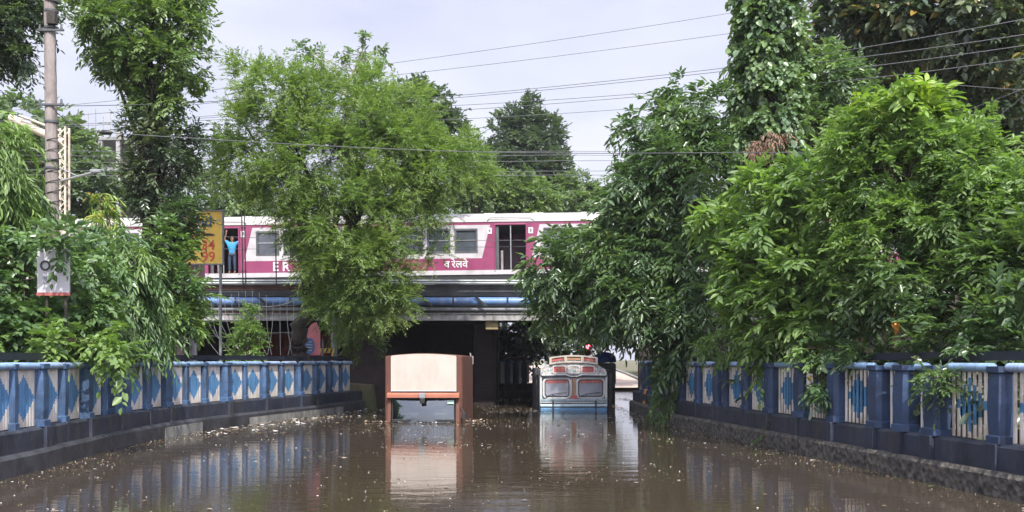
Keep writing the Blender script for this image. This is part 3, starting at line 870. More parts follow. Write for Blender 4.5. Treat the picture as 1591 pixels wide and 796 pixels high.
def coach():
    root = thing('train_coach', (0, 0, 0), None, 'train')
    b = MB()
    hd = [(max(.03, c-.65), min(TW-.03, c+.65), .19, 2.10) for c in DC]; hw = [(a, e, .96, 1.94) for a, e in WIN]
    b.holes(0, TW, 0, 2.24, hd + hw, 0, .10)
    b.box((TW/2, 3.55, 1.12), (TW, .1, 2.24))
    for xx in (0, TW-.05): b.box((xx+.025, 1.8, 1.12), (.05, 3.4, 2.2))
    b.build('body', M['train'], root, local=True)
    b = MB(); b.box((TW/2, 1.8, .09), (TW-.1, 3.36, .16)); b.box((TW/2, 1.8, 2.2), (TW-.1, 3.36, .04))
    for c in DC[:-1]:
        for kx in (1.5, 2.5, 3.6, 4.6): b.box((c+kx, 1.0, .75), (.12, 1.2, 1.05), .02)
    b.build('interior', M['inner'], root, local=True)
    b = MB()
    pr_ = [(-.03, 2.24)]
    for t in np.linspace(0, math.pi, 15): pr_.append((1.8 - 1.83*math.cos(t)*1.0, 2.25 + .53*math.sin(t)**.75))
    pr_.append((3.63, 2.24))
    b.prism(pr_, 'x', -.02, TW+.02, smooth=True)
    for q in range(9): b.box((1.4+q*2.15, 1.8, 2.80), (.5, .5, .09), .03)
    b.build('roof', M['roof'], root, local=True)
    for c in DC[1:3] + [DC[0], DC[3]]:
        b = MB(); b.tube([(max(.02, c-1.0), -.045, 2.30), (max(.05, c-.85), -.06, 2.42), (min(TW-.05, c+.85), -.06, 2.42), (min(TW-.02, c+1.0), -.045, 2.30)], .018, 6); b.build('rain_gutter', M['grey_metal'], root, local=True)
        # door leaves slid half open, with a grab pole in the middle of the doorway
        b = MB(); b.box((max(.3, c-.57), .055, 1.12), (.13, .03, 1.88), .004); b.build('door', M['girder_dark'], root, local=True)
        b = MB(); b.box((max(.5, c-.38), .30, .62), (.10, .03, .85), .01); b.build('partition', M['flange'], root, local=True)
        b = MB(); b.tube([(c, .02, .19), (c, .02, 2.10)], .028, 8); b.build('grab_pole', M['steel'], root, local=True)
        b = MB()
        for sx in (-.67, .67):
            if 0 < c+sx < TW: b.box((c+sx, -.02, 1.15), (.05, .05, 1.98), .01)
        b.box((min(max(c, .72), TW-.72), -.02, 2.13), (1.30, .05, .05), .01)
        b.build('door_frame', M['train'], root, local=True)
        for sx, ch in ((-.90, '4'), (.86, '8')):
            if not .2 < c+sx < TW-.2: continue
            b = MB(); b.box((c+sx, -.014, 1.86), (.20, .02, .26), .004); o = b.build('number_plate', M['white'], root, local=True)
            text('number', ch, .18, M['ink_black'], o, (c+sx, -.03, 1.86))
    for (a, e) in WIN:
        b = MB(); b.holes(a-.03, e+.03, .93, 1.97, [(a+.05, e-.05, 1.01, 1.89)], -.018, .06); f = b.build('window', M['girder_dark'], root, local=True)
        b = MB(); b.box(((a+e)/2, .06, 1.45), (e-a, .012, .98)); b.build('pane', M['glass_dark'], f, local=True)
        b = MB(); b.box(((a+e)/2, .035, 1.47), (e-a-.08, .02, .035))
        b.build('sash_bar', M['steel'], f, local=True)
    b = MB(); b.box((TW/2, .2, -.16), (TW-.1, .3, .36), .03)
    for q in (3.4, 7.8, 11.9): b.box((q, .35, -.32), (1.6, .5, .42), .05)
    b.build('underframe', M['black'], root, local=True)
    for q in (1.9, 4.3, 15.7, 18.1):
        for yy in (.95, 2.6):
            b = MB(); b.prism([(q+.44*math.cos(t), -.24+.44*math.sin(t)) for t in np.linspace(0, 2*math.pi, 25)[:-1]], 'y', yy-.06, yy+.06); b.build('wheel', M['steel'], root, local=True)
    return root
def place_coach(t, x0):
    a = math.radians(.75); cx = P(682, 0, 44).x
    t.rotation_euler = (0, -a, 0); t.location = (x0, 44.0, 5.452 + (x0 - P(318, 0, 44).x)*math.tan(a) - .12)
coachA = coach(); X0 = P(318, 0, 44).x
place_coach(coachA, X0)
tag(coachA, 'magenta and white passenger coach on the bridge, man standing in its first doorway', group='coaches of the train')
cB = copy_tree(coachA); place_coach(cB, X0 - TW - .6); cB['label'] = 'train coach mostly hidden by the left trees, only bits of white roof showing'
cC = copy_tree(coachA); place_coach(cC, X0 + TW + .6); cC['label'] = 'train coach at the far right, lost behind the hanging tree'
text('lettering', 'E', .54, M['white'], coachA, ((428-318)*.0275, -.012, .43), bold=.012)
text('lettering', 'R', .54, M['white'], coachA, ((444-318)*.0275, -.012, .43), bold=.012)
text('lettering', 'व', .42, M['white'], coachA, ((694-318)*.0275, -.012, .44), bold=.006)
text('lettering', 'रेलवे', .42, M['white'], coachA, ((714-318)*.0275, -.012, .44), bold=.006)

# ------------------------------------------------------------------ people (man in the train doorway)
def skin(name, V, E, R, m, parent, sub=2):
    me = bpy.data.meshes.new(name); me.from_pydata([Vector(v) for v in V], E, [])
    o = bpy.data.objects.new(name, me); C.objects.link(o)
    md = o.modifiers.new('s', 'SKIN'); o.modifiers.new('u', 'SUBSURF').levels = sub
    o.modifiers['u'].render_levels = sub
    for i, r_ in enumerate(R):
        me.skin_vertices[0].data[i].radius = r_ if isinstance(r_, tuple) else (r_, r_)
    me.skin_vertices[0].data[0].use_root = True
    dg = bpy.context.evaluated_depsgraph_get(); dg.update()
    me2 = bpy.data.meshes.new_from_object(o.evaluated_get(dg))
    bpy.data.objects.remove(o)
    me2.materials.clear(); me2.materials.append(m)
    for p in me2.polygons: p.use_smooth = True
    o2 = bpy.data.objects.new(name, me2); C.objects.link(o2); o2.parent = parent
    return o2
def standing_man(loc, label):
    root = thing('person', loc, label, 'person')
    # pelvis, spine, chest, neck, head; arms raised to the top rail; legs
    V = [(0,0,.95),(0,0,1.12),(0,.01,1.36),(0,0,1.48),(0,-.01,1.585),(0,-.01,1.72),
         (-.19,0,1.42),(-.34,-.04,1.60),(-.25,-.10,1.86),(-.24,-.11,1.95),
         (.19,0,1.42),(.40,-.04,1.52),(.52,-.10,1.74),(.55,-.11,1.82),
         (-.10,0,.90),(-.12,-.01,.50),(-.12,0,.08),(-.12,-.14,.04),
         (.10,0,.90),(.13,-.02,.50),(.13,0,.08),(.13,-.14,.04)]
    E = [(0,1),(1,2),(2,3),(3,4),(4,5),(2,6),(6,7),(7,8),(8,9),(2,10),(10,11),(11,12),(12,13),(0,14),(14,15),(15,16),(16,17),(0,18),(18,19),(19,20),(20,21)]
    R = [(.15,.10),(.14,.10),(.16,.11),.05,(.085,.10),(.09,.105),.06,.045,.035,.03,.06,.045,.035,.03,.08,.058,.042,.035,.08,.058,.042,.035]
    bo = skin('body', V, E, R, M['skin'], root)
    Vs = [(0,0,.86),(0,0,1.12),(0,.01,1.36),(0,0,1.485),(-.19,0,1.42),(-.31,-.03,1.56),(.19,0,1.42),(.35,-.03,1.50)]
    skin('shirt', Vs, [(0,1),(1,2),(2,3),(2,4),(4,5),(2,6),(6,7)], [(.175,.125),(.165,.12),(.20,.145),.10,.10,.075,.10,.075], M['shirt'], root)
    Vt = [(0,0,.98),(-.10,0,.88),(-.12,-.01,.50),(-.12,0,.12),(.10,0,.88),(.13,-.02,.50),(.13,0,.12)]
    skin('trousers', Vt, [(0,1),(1,2),(2,3),(0,4),(4,5),(5,6)], [(.165,.115),.10,.075,.06,.10,.075,.06], M['trousers'], root)
    skin('hair', [(0,.03,1.70),(0,.015,1.785)], [(0,1)], [(.095,.10),(.09,.105)], M['hair'], root)
    b = MB()
    for sx in (-1, 1):
        b.box((sx*.03, -.105, 1.69), (.022, .012, .010))
    b.build('eyes', M['black'], root, local=True)
    b = MB(); b.box((0, -.115, 1.665), (.024, .03, .04), .008); b.box((0, -.10, 1.625), (.045, .012, .012), .004); b.build('face', M['skin'], root, local=True)
    for sx, X_, Z_ in ((-1, -.24, 1.95), (1, .55, 1.82)):
        b = MB(); b.box((X_, -.11, Z_+.03), (.07, .03, .08), .012)
        for q in range(4): b.tube([(X_-.026+q*.017, -.11, Z_+.06), (X_-.026+q*.017, -.13, Z_+.11+.008*(q in (1, 2))), (X_-.026+q*.017, -.155, Z_+.105)], [.009, .008, .006], 5)
        b.tube([(X_+sx*-.03, -.11, Z_+.02), (X_+sx*-.055, -.13, Z_+.06)], [.011, .008], 5)
        b.build('hand', M['skin'], root, local=True)
    return root
mp_ = P(359.5, 0, 44.02)
man = standing_man((mp_.x, 43.98+.12, coachA.location.z + .17 + (mp_.x-X0)*.0131), 'man in turquoise shirt and dark trousers holding the rails of the open train doorway')
man.scale = (.92, .92, .92)

# ------------------------------------------------------------------ trucks
M['glass_cab'] = mat('cab windscreen glass', (.055, .075, .095), .06, .35, 1.2, spec=1.0)
M['sticker'] = mat('pale green sticker', (.40, .55, .48), .5)
def glass_mat():
    m, nt, b = nodes('see through windscreen glass')
    N = nt.nodes.new; K = nt.links.new
    tr = N('ShaderNodeBsdfTransparent'); tr.inputs['Color'].default_value = (.55, .62, .64, 1)
    gl = N('ShaderNodeBsdfGlossy'); gl.inputs['Roughness'].default_value = .04; gl.inputs['Color'].default_value = (.8, .88, .95, 1)
    fr = N('ShaderNodeFresnel'); fr.inputs['IOR'].default_value = 2.1
    ms = N('ShaderNodeMixShader'); K(fr.outputs['Fac'], ms.inputs['Fac']); K(tr.outputs['BSDF'], ms.inputs[1]); K(gl.outputs['BSDF'], ms.inputs[2])
    K(ms.outputs['Shader'], nt.nodes['Material Output'].inputs['Surface'])
    return m
M['glass_cab'] = glass_mat()
T1 = thing('box_truck', (P(657, 0, 30.2).x, 30.2, 0), 'rust red box truck with cream front panel, sunk to its windscreen in the flood', 'truck', rz=math.radians(-1.4))
def L1(name, mb, m, par=None): return mb.build(name, m, par or T1, local=True)
b = MB()   # cab shell: sides, floor to roof, with the windscreen opening left open
for sx in (-1, 1): b.prism([(.0, -1.0), (.0, .02), (.13, .70), (.95, .74), (.95, -1.0)], 'x', sx*1.03-.03, sx*1.03+.03)
b.box((0, .02, -.52), (2.06, .08, 1.02), .03); b.box((0, .92, -.1), (2.0, .05, 1.6))
L1('cab', b, M['rust_red'])
b = MB()
prof = [(-.06, .735), (-.06, .83), (.02, .87), (.11, .88), (.11, .74)]
b.prism(prof, 'x', -1.06, 1.06); L1('cab_roof', b, M['salmon'])
for sx in (-1, 1):
    b = MB(); b.prism([(-.012, -.2), (-.012, .02), (.118, .74), (.20, .74), (.10, -.2)], 'x', sx*1.005-.045, sx*1.005+.045); L1('pillar', b, M['rust_red'])
b = MB(); vs = []; fs = []
for j in range(9):
    for i in range(17):
        t = i/16*2-1; h = j/8; vs.append((t*.945, .045 + .125*h - .085*(1-t*t)*(.6+.4*math.sin(h*3.1)) + .05, -.12 + .855*h))
for j in range(8):
    for i in range(16): fs.append((j*17+i, j*17+i+1, (j+1)*17+i+1, (j+1)*17+i))
b.add(vs, fs, True); ws = L1('windscreen', b, M['glass_cab'])
b = MB(); b.box((.80, .06, .60), (.19, .012, .10)); L1('sticker', b, M['sticker'], ws)
b = MB(); b.box((0, .075, .05), (1.86, .03, .085), .01); b.box((0, .14, .715), (1.86, .03, .05), .01)
for sx in (-1, 1): b.tube([(sx*.925, .085, 0), (sx*.925, .175, .73)], .028, 6)
L1('rubber_seal', b, M['black'], ws)
for a, c in ((-.9, -.62), (.62, .9)):
    b = MB(); b.prism([(a-.03, .0), (a-.03, .70), (c-.12, .70), (c-.02, .0)] if a < 0 else [(a+.02, .0), (a+.12, .70), (c+.03, .70), (c+.03, .0)], 'y', .20, .215); L1('dark_corner_pillar', b, M['black'], ws)  # black pillars widened to stand in for dark reflections at the glass corners
b = MB(); b.box((-.02, -.09, .80), (.19, .10, .15), .02); v = L1('roof_bracket', b, M['grey_metal'])
b = MB(); b.box((-.01, -.10, .645), (.15, .08, .16), .02); L1('mirror', b, M['black'], v)
b = MB(); b.tube([(1.05, .10, .45), (1.16, .03, .40), (1.20, .0, .28)], .012, 6); b.box((1.19, .0, .20), (.13, .03, .2), .01); L1('side_mirror', b, M['black'])
b = MB()
for sx in (-.5, .5): b.box((sx, .75, .05), (.55, .12, .75), .05); b.box((sx, .74, .50), (.28, .1, .16), .04)
L1('seat', b, M['inner'])
b = MB(); b.box((0, .35, -.08), (1.9, .35, .14), .04); b.tube([(-.55+.18*math.cos(t), .42, .12+.14*math.sin(t)) for t in np.linspace(0, 6.28, 17)], .015, 6); L1('dashboard', b, M['black'])
# cargo box
bw = 1.115
b = MB()
for sx in (-1, 1):
    b.box((sx*bw, 2.62, .55), (.05, 4.90, 2.75), .01)
    for q in range(4): b.box((sx*(bw+.026), .9+q*1.3, .6), (.012, .05, 2.6), .004)
b.box((0, 5.05, .5), (2.2, .05, 2.8), .01); b.box((0, 3.0, -.85), (2.2, 4.0, .08))
L1('cargo_box', b, M['rust_red'])
b = MB(); arch = [(x_, 1.925 + .085*(1-(x_/bw)**2)) for x_ in np.linspace(-bw-.02, bw+.02, 15)]; arch = [(x_, z_+.03) for x_, z_ in arch]
b.prism(arch + [(bw+.02, 1.90), (-bw-.02, 1.90)], 'y', .17, 5.09); L1('box_roof', b, M['rust_red'])
b = MB(); ar2 = [(x_, 1.945 + .075*(1-(x_/bw)**2)) for x_ in np.linspace(-.955, .955, 13)]
b.prism(ar2 + [(.955, .92), (-.955, .92)], 'y', .12, .17); fp = L1('front_panel', b, M['cream'])
b = MB(); b.tube([(-.955, .115, .91), (-.955, .115, 1.93)], .012, 6); b.tube([(.955, .115, .91), (.955, .115, 1.93)], .012, 6); b.tube([(-.955, .115, .925), (.955, .115, .925)], .012, 6); L1('trim', b, M['white'], fp)
for sx in (-1, 1):
    b = MB(); b.box((sx*(bw-.075), .16, .9), (.15, .06, 2.1), .012); L1('corner_post', b, M['rust_red'])
b = MB(); b.box((bw+.03, 4.95, 1.83), (.05, .16, .28), .01); b.tube([(bw-.03, 5.0, 1.9), (bw-.06, 5.0, 2.08)], .025, 6); L1('tail_bracket', b, M['flange'])
for y_ in (1.0, 4.1):
    for sx in (-1, 1):
        b = MB(); b.prism([(y_+.42*math.cos(t), -.78+.42*math.sin(t)) for t in np.linspace(0, 2*math.pi, 21)[:-1]], 'x', sx*.95-.11, sx*.95+.11); L1('wheel', b, M['black'])

T2 = thing('painted_truck', (P(890.5, 0, 37.5).x, 37.5, 0), 'truck with ornate painted crown and two square windscreens, half under water', 'truck', rz=math.radians(1.0))
def L2(name, mb, m, par=None): return mb.build(name, m, par or T2, local=True)
M['t_pale'] = mat('pale blue bumper paint', (.46, .58, .66), .4, .2, 3, dirt=(.2, .25, .3))
M['t_blue'] = mat('bright blue truck paint', (.08, .21, .38), .4, .2, 3, dirt=(.2, .2, .2))
M['t_teal'] = mat('pale teal truck paint', (.22, .29, .34), .4, .3, 6, dirt=(.12, .12, .13), dirt_amt=.7)
M['t_red'] = mat('red truck paint', (.36, .08, .08), .4, .25, 5, dirt=(.5, .3, .2))
M['t_orange'] = mat('orange truck paint', (.36, .20, .12), .4, .3, 6, dirt=(.2, .1, .05))
M['t_dark'] = mat('dark truck paint', (.03, .035, .05), .5, .3)
M['t_wood'] = mat('dark painted planks', (.05, .05, .06), .7, .4, 4)
M['pane_sky'] = mat('windscreen with painted sky tone', (.20, .21, .26), .08, .2, 1.5, spec=.9)  # pale base colour carries the sky reflection of the panes
def art_mat():
    m, nt, bs = nodes('painted truck ornament')
    N = nt.nodes.new; K = nt.links.new
    t = N('ShaderNodeTexCoord'); v = N('ShaderNodeTexVoronoi'); v.inputs['Scale'].default_value = 20
    K(t.outputs['Object'], v.inputs['Vector'])
    s = N('ShaderNodeSeparateColor'); K(v.outputs['Color'], s.inputs['Color'])
    r = N('ShaderNodeValToRGB'); r.color_ramp.interpolation = 'CONSTANT'
    e = r.color_ramp.elements; e[0].position = 0; e[0].color = (.34, .36, .38, 1); e[1].position = .42; e[1].color = (.20, .24, .30, 1)
    for p_, c_ in ((.52, (.36, .12, .12, 1)), (.60, (.56, .54, .50, 1)), (.84, (.22, .32, .38, 1)), (.92, (.42, .32, .18, 1))):
        q = e.new(p_); q.color = c_
    K(s.outputs['Red'], r.inputs['Fac']); K(r.outputs['Color'], bs.inputs['Base Color']); bs.inputs['Roughness'].default_value = .45
    return m
M['t_art'] = art_mat()
def rrect(x0, x1, z0, z1, r_, n=5):
    pts_ = []
    for cx_, cz_, a0 in ((x1-r_, z0+r_, -90), (x1-r_, z1-r_, 0), (x0+r_, z1-r_, 90), (x0+r_, z0+r_, 180)):
        for i in range(n): t = math.radians(a0 + 90*i/(n-1)); pts_.append((cx_ + r_*math.cos(t), cz_ + r_*math.sin(t)))
    return pts_
def ring(mb, outer, inner, y0, y1):
    n = len(outer)
    vs = [(x_, y0, z_) for x_, z_ in outer] + [(x_, y0, z_) for x_, z_ in inner] + [(x_, y1, z_) for x_, z_ in outer] + [(x_, y1, z_) for x_, z_ in inner]
    fs = []
    for i in range(n):
        j = (i+1) % n
        fs += [(i, j, n+j, n+i), (n+i, n+j, 3*n+j, 3*n+i), (j, i, 2*n+i, 2*n+j)]
    mb.add(vs, fs)
b = MB(); b.box((0, .55, .30), (2.40, 1.0, 2.4), .06); L2('cab', b, M['t_teal'])
for (a, c) in ((-1.07, -.13), (.15, 1.10)):
    b = MB(); ring(b, rrect(a-.05, c+.05, .43, 1.20, .17), rrect(a+.02, c-.02, .50, 1.13, .11), -.02, .06); f = L2('windscreen', b, M['white'])
    b = MB(); ring(b, rrect(a+.018, c-.018, .498, 1.132, .11), rrect(a+.05, c-.05, .53, 1.10, .09), -.034, .05); L2('rubber_seal', b, M['black'], f)
    b = MB(); b.prism(rrect(a+.045, c-.045, .525, 1.105, .09), 'y', -.012, .03); L2('pane', b, M['pane_sky'], f)
    b = MB(); b.prism([(a+.07, 1.0), (c-.07, 1.0), (c-.09, 1.095), (a+.09, 1.095)], 'y', -.024, -.014); L2('visor', b, M['t_red'], f)
    b = MB(); b.tube([(a+.05, -.06, .50), (a+.32, -.07, .60), (c-.12, -.06, .66)], .014, 5); b.tube([(a+.30, -.07, .50), (a+.34, -.07, .60)], .012, 5); L2('wiper', b, M['black'], f)
b = MB(); b.box((.01, -.02, .86), (.09, .06, .66), .012); L2('centre_post', b, M['t_orange'])
for s0 in (-.07, .09):
    b = MB(); b.box((s0, -.03, .86), (.022, .05, .64), .004); L2('post_trim', b, M['white'])
b = MB(); b.prism([(-.17, .36), (.20, .36), (.10, .55), (-.06, .55)], 'y', -.06, .03); L2('emblem_panel', b, M['t_red'])
b = MB(); b.box((0, -.03, 1.255), (2.42, .12, .07), .012); L2('brow', b, M['t_dark'])
b = MB(); b.tube([(-1.15, -.08, 1.28), (-.3, -.08, 1.30), (-.12, -.08, 1.24), (.14, -.08, 1.24), (.32, -.08, 1.30), (1.17, -.08, 1.28)], .022, 6); L2('brow_trim', b, M['white'])
# header board with painted panels, and the crown with three openings above it
hdr = [(-1.20, 1.29), (1.20, 1.29), (1.22, 1.38), (1.10, 1.52), (.95, 1.62), (.86, 1.66), (.86, 1.83), (.58, 1.90), (-.60, 1.90), (-.87, 1.80), (-.87, 1.66), (-1.10, 1.72), (-1.19, 1.62), (-1.2, 1.4)]
b = MB(); b.prism(hdr, 'y', .04, .10); L2('header_board', b, M['t_art'])
for (a, c, m_) in ((-.72, -.30, 't_red'), (-.17, .19, 't_orange'), (.32, .74, 't_red')):
    b = MB(); ring(b, rrect(a-.04, c+.04, 1.34, 1.64, .05), rrect(a, c, 1.38, 1.60, .04), .0, .05); f = L2('header_panel', b, M['white'])
    b = MB(); b.prism(rrect(a+.002, c-.002, 1.382, 1.598, .04), 'y', .025, .045); L2('panel_art', b, M['t_art'] if m_ == 't_orange' else M[m_], f)
b = MB()
def arc(x_): return 1.93 + .085*(1 - (x_/.9)**2)
top = [(x_, arc(x_)) for x_ in np.linspace(-.88, .88, 13)]; bot = [(x_, arc(x_)-.27) for x_ in np.linspace(-.88, .88, 13)]
segs = [(-.80, -.34), (-.24, .27), (.37, .80)]
ring_x = sorted({-.88, .88, *[a for s_ in segs for a in s_]})
for a, c in zip(ring_x[:-1], ring_x[1:]):
    opening = any(abs(a-s_[0]) < 1e-6 for s_ in segs)
    for (f0, f1) in (((0, .055), (.215, .27)) if opening else ((0, .27),)):
        nn = 4; xs_ = np.linspace(a, c, nn)
        poly = [(x_, arc(x_)-f1) for x_ in xs_] + [(x_, arc(x_)-f0) for x_ in xs_[::-1]]
        b.prism(poly, 'y', -.04, .035)
L2('crown', b, M['cream'])
for (a, c), m_ in zip(segs, ('t_red', 't_orange', 't_red')):
    b = MB(); poly = [(x_, arc(x_)-.17) for x_ in np.linspace(a, c, 4)] + [(x_, arc(x_)-.07) for x_ in np.linspace(c, a, 4)]
    b.prism(poly, 'y', .005, .03); L2('crown_inset', b, M[m_])
for sx in (-1, 1):
    b = MB(); b.box((sx*1.19, -.03, .72), (.075, .08, 1.1), .012); L2('side_post', b, M['white'])
b = MB(); b.box((0, -.05, .37), (2.40, .09, .10), .02); L2('grille_band', b, M['t_teal'])
b = MB(); b.box((0, -.07, .29), (2.42, .09, .05), .01); L2('chrome_strip', b, M['steel'])
b = MB(); b.box((0, -.10, .185), (2.44, .12, .09), .03); L2('bumper', b, M['t_pale'])
b = MB(); b.box((0, -.08, .03), (2.42, .12, .15), .03); L2('lower_panel', b, M['t_blue'])
for s0 in (-.75, .80):
    b = MB(); b.box((s0, -.13, .2), (.06, .10, .34), .01); L2('bumper_bracket', b, M['t_dark'])
b = MB(); b.box((0, 3.4, .55), (2.5, 4.4, 1.9), .03)
for q in range(5): b.box((0, 3.4, -.2+q*.38), (2.56, 4.44, .04))
for q in range(7):
    for sx in (-1, 1): b.box((sx*1.28, 1.4+q*.66, .55), (.05, .09, 1.95), .01)
L2('cargo_body', b, M['t_wood'])
b = MB(); b.box((1.37, .2, .95), (.12, .06, .8), .02); b.tube([(1.2, .2, 1.45), (1.38, .18, 1.5), (1.38, .18, 1.3)], .02, 6); b.box((1.36, .3, .2), (.16, .2, .9), .02); L2('side_mirror', b, M['black'])
for y_ in (.9, 4.6):
    for sx in (-1, 1):
        b = MB(); b.prism([(y_+.45*math.cos(t), -.7+.45*math.sin(t)) for t in np.linspace(0, 2*math.pi, 21)[:-1]], 'x', sx*1.08-.12, sx*1.08+.12); L2('wheel', b, M['black'])

# ------------------------------------------------------------------ things seen through the underpass
fl = [Vector((-.55 + q*.28, 49.3 + q*.25, 0)) for q in range(0, 7)]
pl_ = [(-.45+q*.40, 49.4+q*.36, 'n') for q in range(4)]
fm = dict(low=[M['conc_dark']], plinth=M['navy'], panel=M['panel_l'], slat=M['white'], cap=M['cap'], cap2=M['cap'], post=M['blue_post'], n=7, gap=.01, pw=.16)
fence(fl, 1, 'short blue and white balustrade in the shade beyond the bridge pier', pl_, None, .8, fm, None)
q = P(913, 539, 51)
sg = thing('signal_light', (q.x, 51, -1.1), 'small red signal light glowing on a black post under the bridge', 'signal light')
b = MB(); b.tube([(q.x, 51, -1.2), (q.x, 51, q.z-.2)], .035, 8); b.build('post', M['black'], sg)
b = MB(); b.box((q.x, 51, q.z-.12), (.26, .2, .62), .03); b.build('housing', M['black'], sg)
em, nt, bs = nodes('red lamp lit'); bs.inputs['Base Color'].default_value = (.6, .02, .02, 1); bs.inputs['Emission Color'].default_value = (1, .06, .08, 1); bs.inputs['Emission Strength'].default_value = 9
b = MB(); b.tube([(q.x, 50.88, q.z), (q.x, 50.8, q.z)], .105, 14); b.build('lamp', em, sg)
q = P(940, 556, 47.2)
ct = thing('covered_cart', (q.x, 47.2, -1.1), 'grey cart under a rounded blue tarpaulin hood, beside the painted truck', 'cart')
b = MB(); b.box((q.x, 47.4, .55), (.85, 1.0, 2.3), .04); b.box((q.x+.3, 46.85, 1.2), (.3, .05, .9), .01); b.build('body', M['grey_metal'], ct)
b = MB(); zs_ = [(0, .50), (.12, .52), (.25, .49), (.36, .38), (.42, .2), (.44, .02)]
vs = []; fs = []
for i, (dz, rr_) in enumerate(zs_):
    for k_ in range(18):
        t = 2*math.pi*k_/18; vs.append((q.x + rr_*math.cos(t)*(1+.03*math.sin(3*t)), 47.4 + rr_*1.1*math.sin(t), 1.72 + dz*1.1))
for i in range(len(zs_)-1):
    for k_ in range(18): fs.append((i*18+k_, i*18+(k_+1) % 18, (i+1)*18+(k_+1) % 18, (i+1)*18+k_))
b.add(vs, fs, True); b.build('hood', M['tarp'], ct)
q = P(1004, 628, 35.0)
ob = thing('road_barrier', (q.x, 35.0, -.8), 'orange plastic road barrier standing in the water at the right wall', 'barrier')
b = MB(); b.prism([(q.x-.13, -.9), (q.x+.22, -.9), (q.x+.17, .2), (q.x+.13, .82), (q.x-.02, .82), (q.x-.08, .2)], 'y', 34.8, 35.5); b.build('body', M['orange'], ob)
b = MB(); b.box((q.x+.03, 34.78, .45), (.16, .03, .14), .01); b.build('reflector', M['white'], ob)

# ------------------------------------------------------------------ things in the left passage under the bridge
b = MB(); b.box((-10.6, 47.2, 1.9), (4.6, .25, 2.3), .02); rw = tag(b.build('shop_wall', M['red_wall']), 'dull red painted wall in the side passage, behind hanging cables', 'wall')
b = MB()
for q in range(9): b.box((-9.9+random.uniform(-.35, .35), 47.05, 2.4+random.uniform(-.3, .3)), (random.uniform(.05, .3), .02, random.uniform(.03, .1)), ry=random.uniform(-.8, .8))
o = b.build('painted_scrawl', M['flange'], rw)
q0 = P(483, 550, 36.8)
pk = thing('hoarding', (q0.x, 36.8, 1.0), 'pink arched poster board with a blue oval of writing, beside the dark tree trunk', 'sign')
poly = [(P(x_, y_, 36.8).x, P(x_, y_, 36.8).z) for x_, y_ in ((471, 552), (497, 552), (497, 515), (491, 501), (484, 503), (476, 514), (471, 530))]
b = MB(); b.prism(poly, 'y', 36.8, 36.86); b.build('board', M['pink'], pk)
qq = P(480.5, 538, 36.8)
b = MB(); b.prism([(qq.x+.18*math.cos(t), qq.z+.30*math.sin(t)) for t in np.linspace(0, 2*math.pi, 25)[:-1]], 'y', 36.78, 36.797); ov = b.build('oval', M['ink_blue'], pk)
b = MB()
for k_ in range(4): b.box((qq.x, 36.77, qq.z+.15-.1*k_), (.22-.03*abs(k_-1.5), .01, .028))
b.build('lines_of_writing', M['sign_white'], ov)
b = MB(); b.tube([(qq.x, 36.9, .9), (qq.x, 36.9, 1.9)], .03, 6); b.tube([(qq.x+.45, 36.9, .9), (qq.x+.45, 36.9, 2.6)], .03, 6); b.build('leg', M['grey_metal'], pk)
a0, a1 = P(500, 545, 37.4), P(516, 546, 37.4)
bb = thing('barricade', (a0.x+.2, 37.4, 1.0), 'small yellow and black striped barricade between sign and post', 'barrier')
b = MB()
b.box(((a0.x+a1.x)/2, 37.4, 2.18), (.5, .04, .16)); b.build('rail', M['yellow_sign'], bb)
b = MB()
for k_ in range(3): b.box((a0.x+.02+k_*.16, 37.375, 2.18), (.05, .01, .16), ry=.4)
b.build('stripes', M['black'], bb)
b = MB(); b.tube([(a0.x, 37.42, .9), (a0.x, 37.42, 2.2)], .025, 6); b.tube([(a1.x, 37.42, .9), (a1.x, 37.42, 2.2)], .025, 6); b.build('frame', M['yellow_sign'], bb)
def post(name, label, px, y0, y1, Z, r_, m_, cat='post'):
    a = P(px, y0, Z); c = P(px, y1, Z); b = MB()
    b.tube([(a.x, a.y, max(.8, a.z-.5)), (c.x, c.y, c.z)], [r_*1.1, r_], 12)
    b.tube([(c.x, c.y, c.z), (c.x, c.y, c.z+.03)], [r_*1.25, r_*1.1], 12)
    return tag(b.build(name, m_), label, cat)
post('steel_post', 'grey green steel post standing right of the pink sign', 519, 560, 470, 37.8, .11, M['grey_metal'])
post('steel_post', 'grey metal post left of the hanging cables, by the spindly bush', 298, 560, 440, 29.5, .075, M['flange'])
# hanging cable net
nb = MB()
top_l, top_r = P(304, 462, 36.4), P(462, 470, 36.4)
for k_ in range(15):
    t = k_/14; x_ = 306 + 150*t
    yt = 458 + 6*math.sin(t*9)
    bend = (1-t)*58*(.6+.4*math.sin(k_*1.7)**2) if k_ < 9 else 10*math.sin(k_*2.1)
    yb = 552
    pts_ = [P(x_ + bend*(s_**2.6), yt + (yb-yt)*s_, 36.4 - .5*s_) for s_ in np.linspace(0, 1, 9)]
    nb.tube(pts_, .009, 5)
nb.tube([P(300 + 170*s_, 462 - 14*math.sin(s_*6.3)*.5 + 10*math.sin(math.pi*s_), 36.4) for s_ in np.linspace(0, 1, 14)], .016, 5)
for yy in (478, 497, 520): nb.tube([P(304 + 150*s_, yy + 3*math.sin(s_*5), 36.4) for s_ in np.linspace(0, 1, 10)], .006, 4)
tag(nb.build('cable_net', M['wire_pale']), 'net of thin drooping pale cables hanging before the left passage', 'cable net')

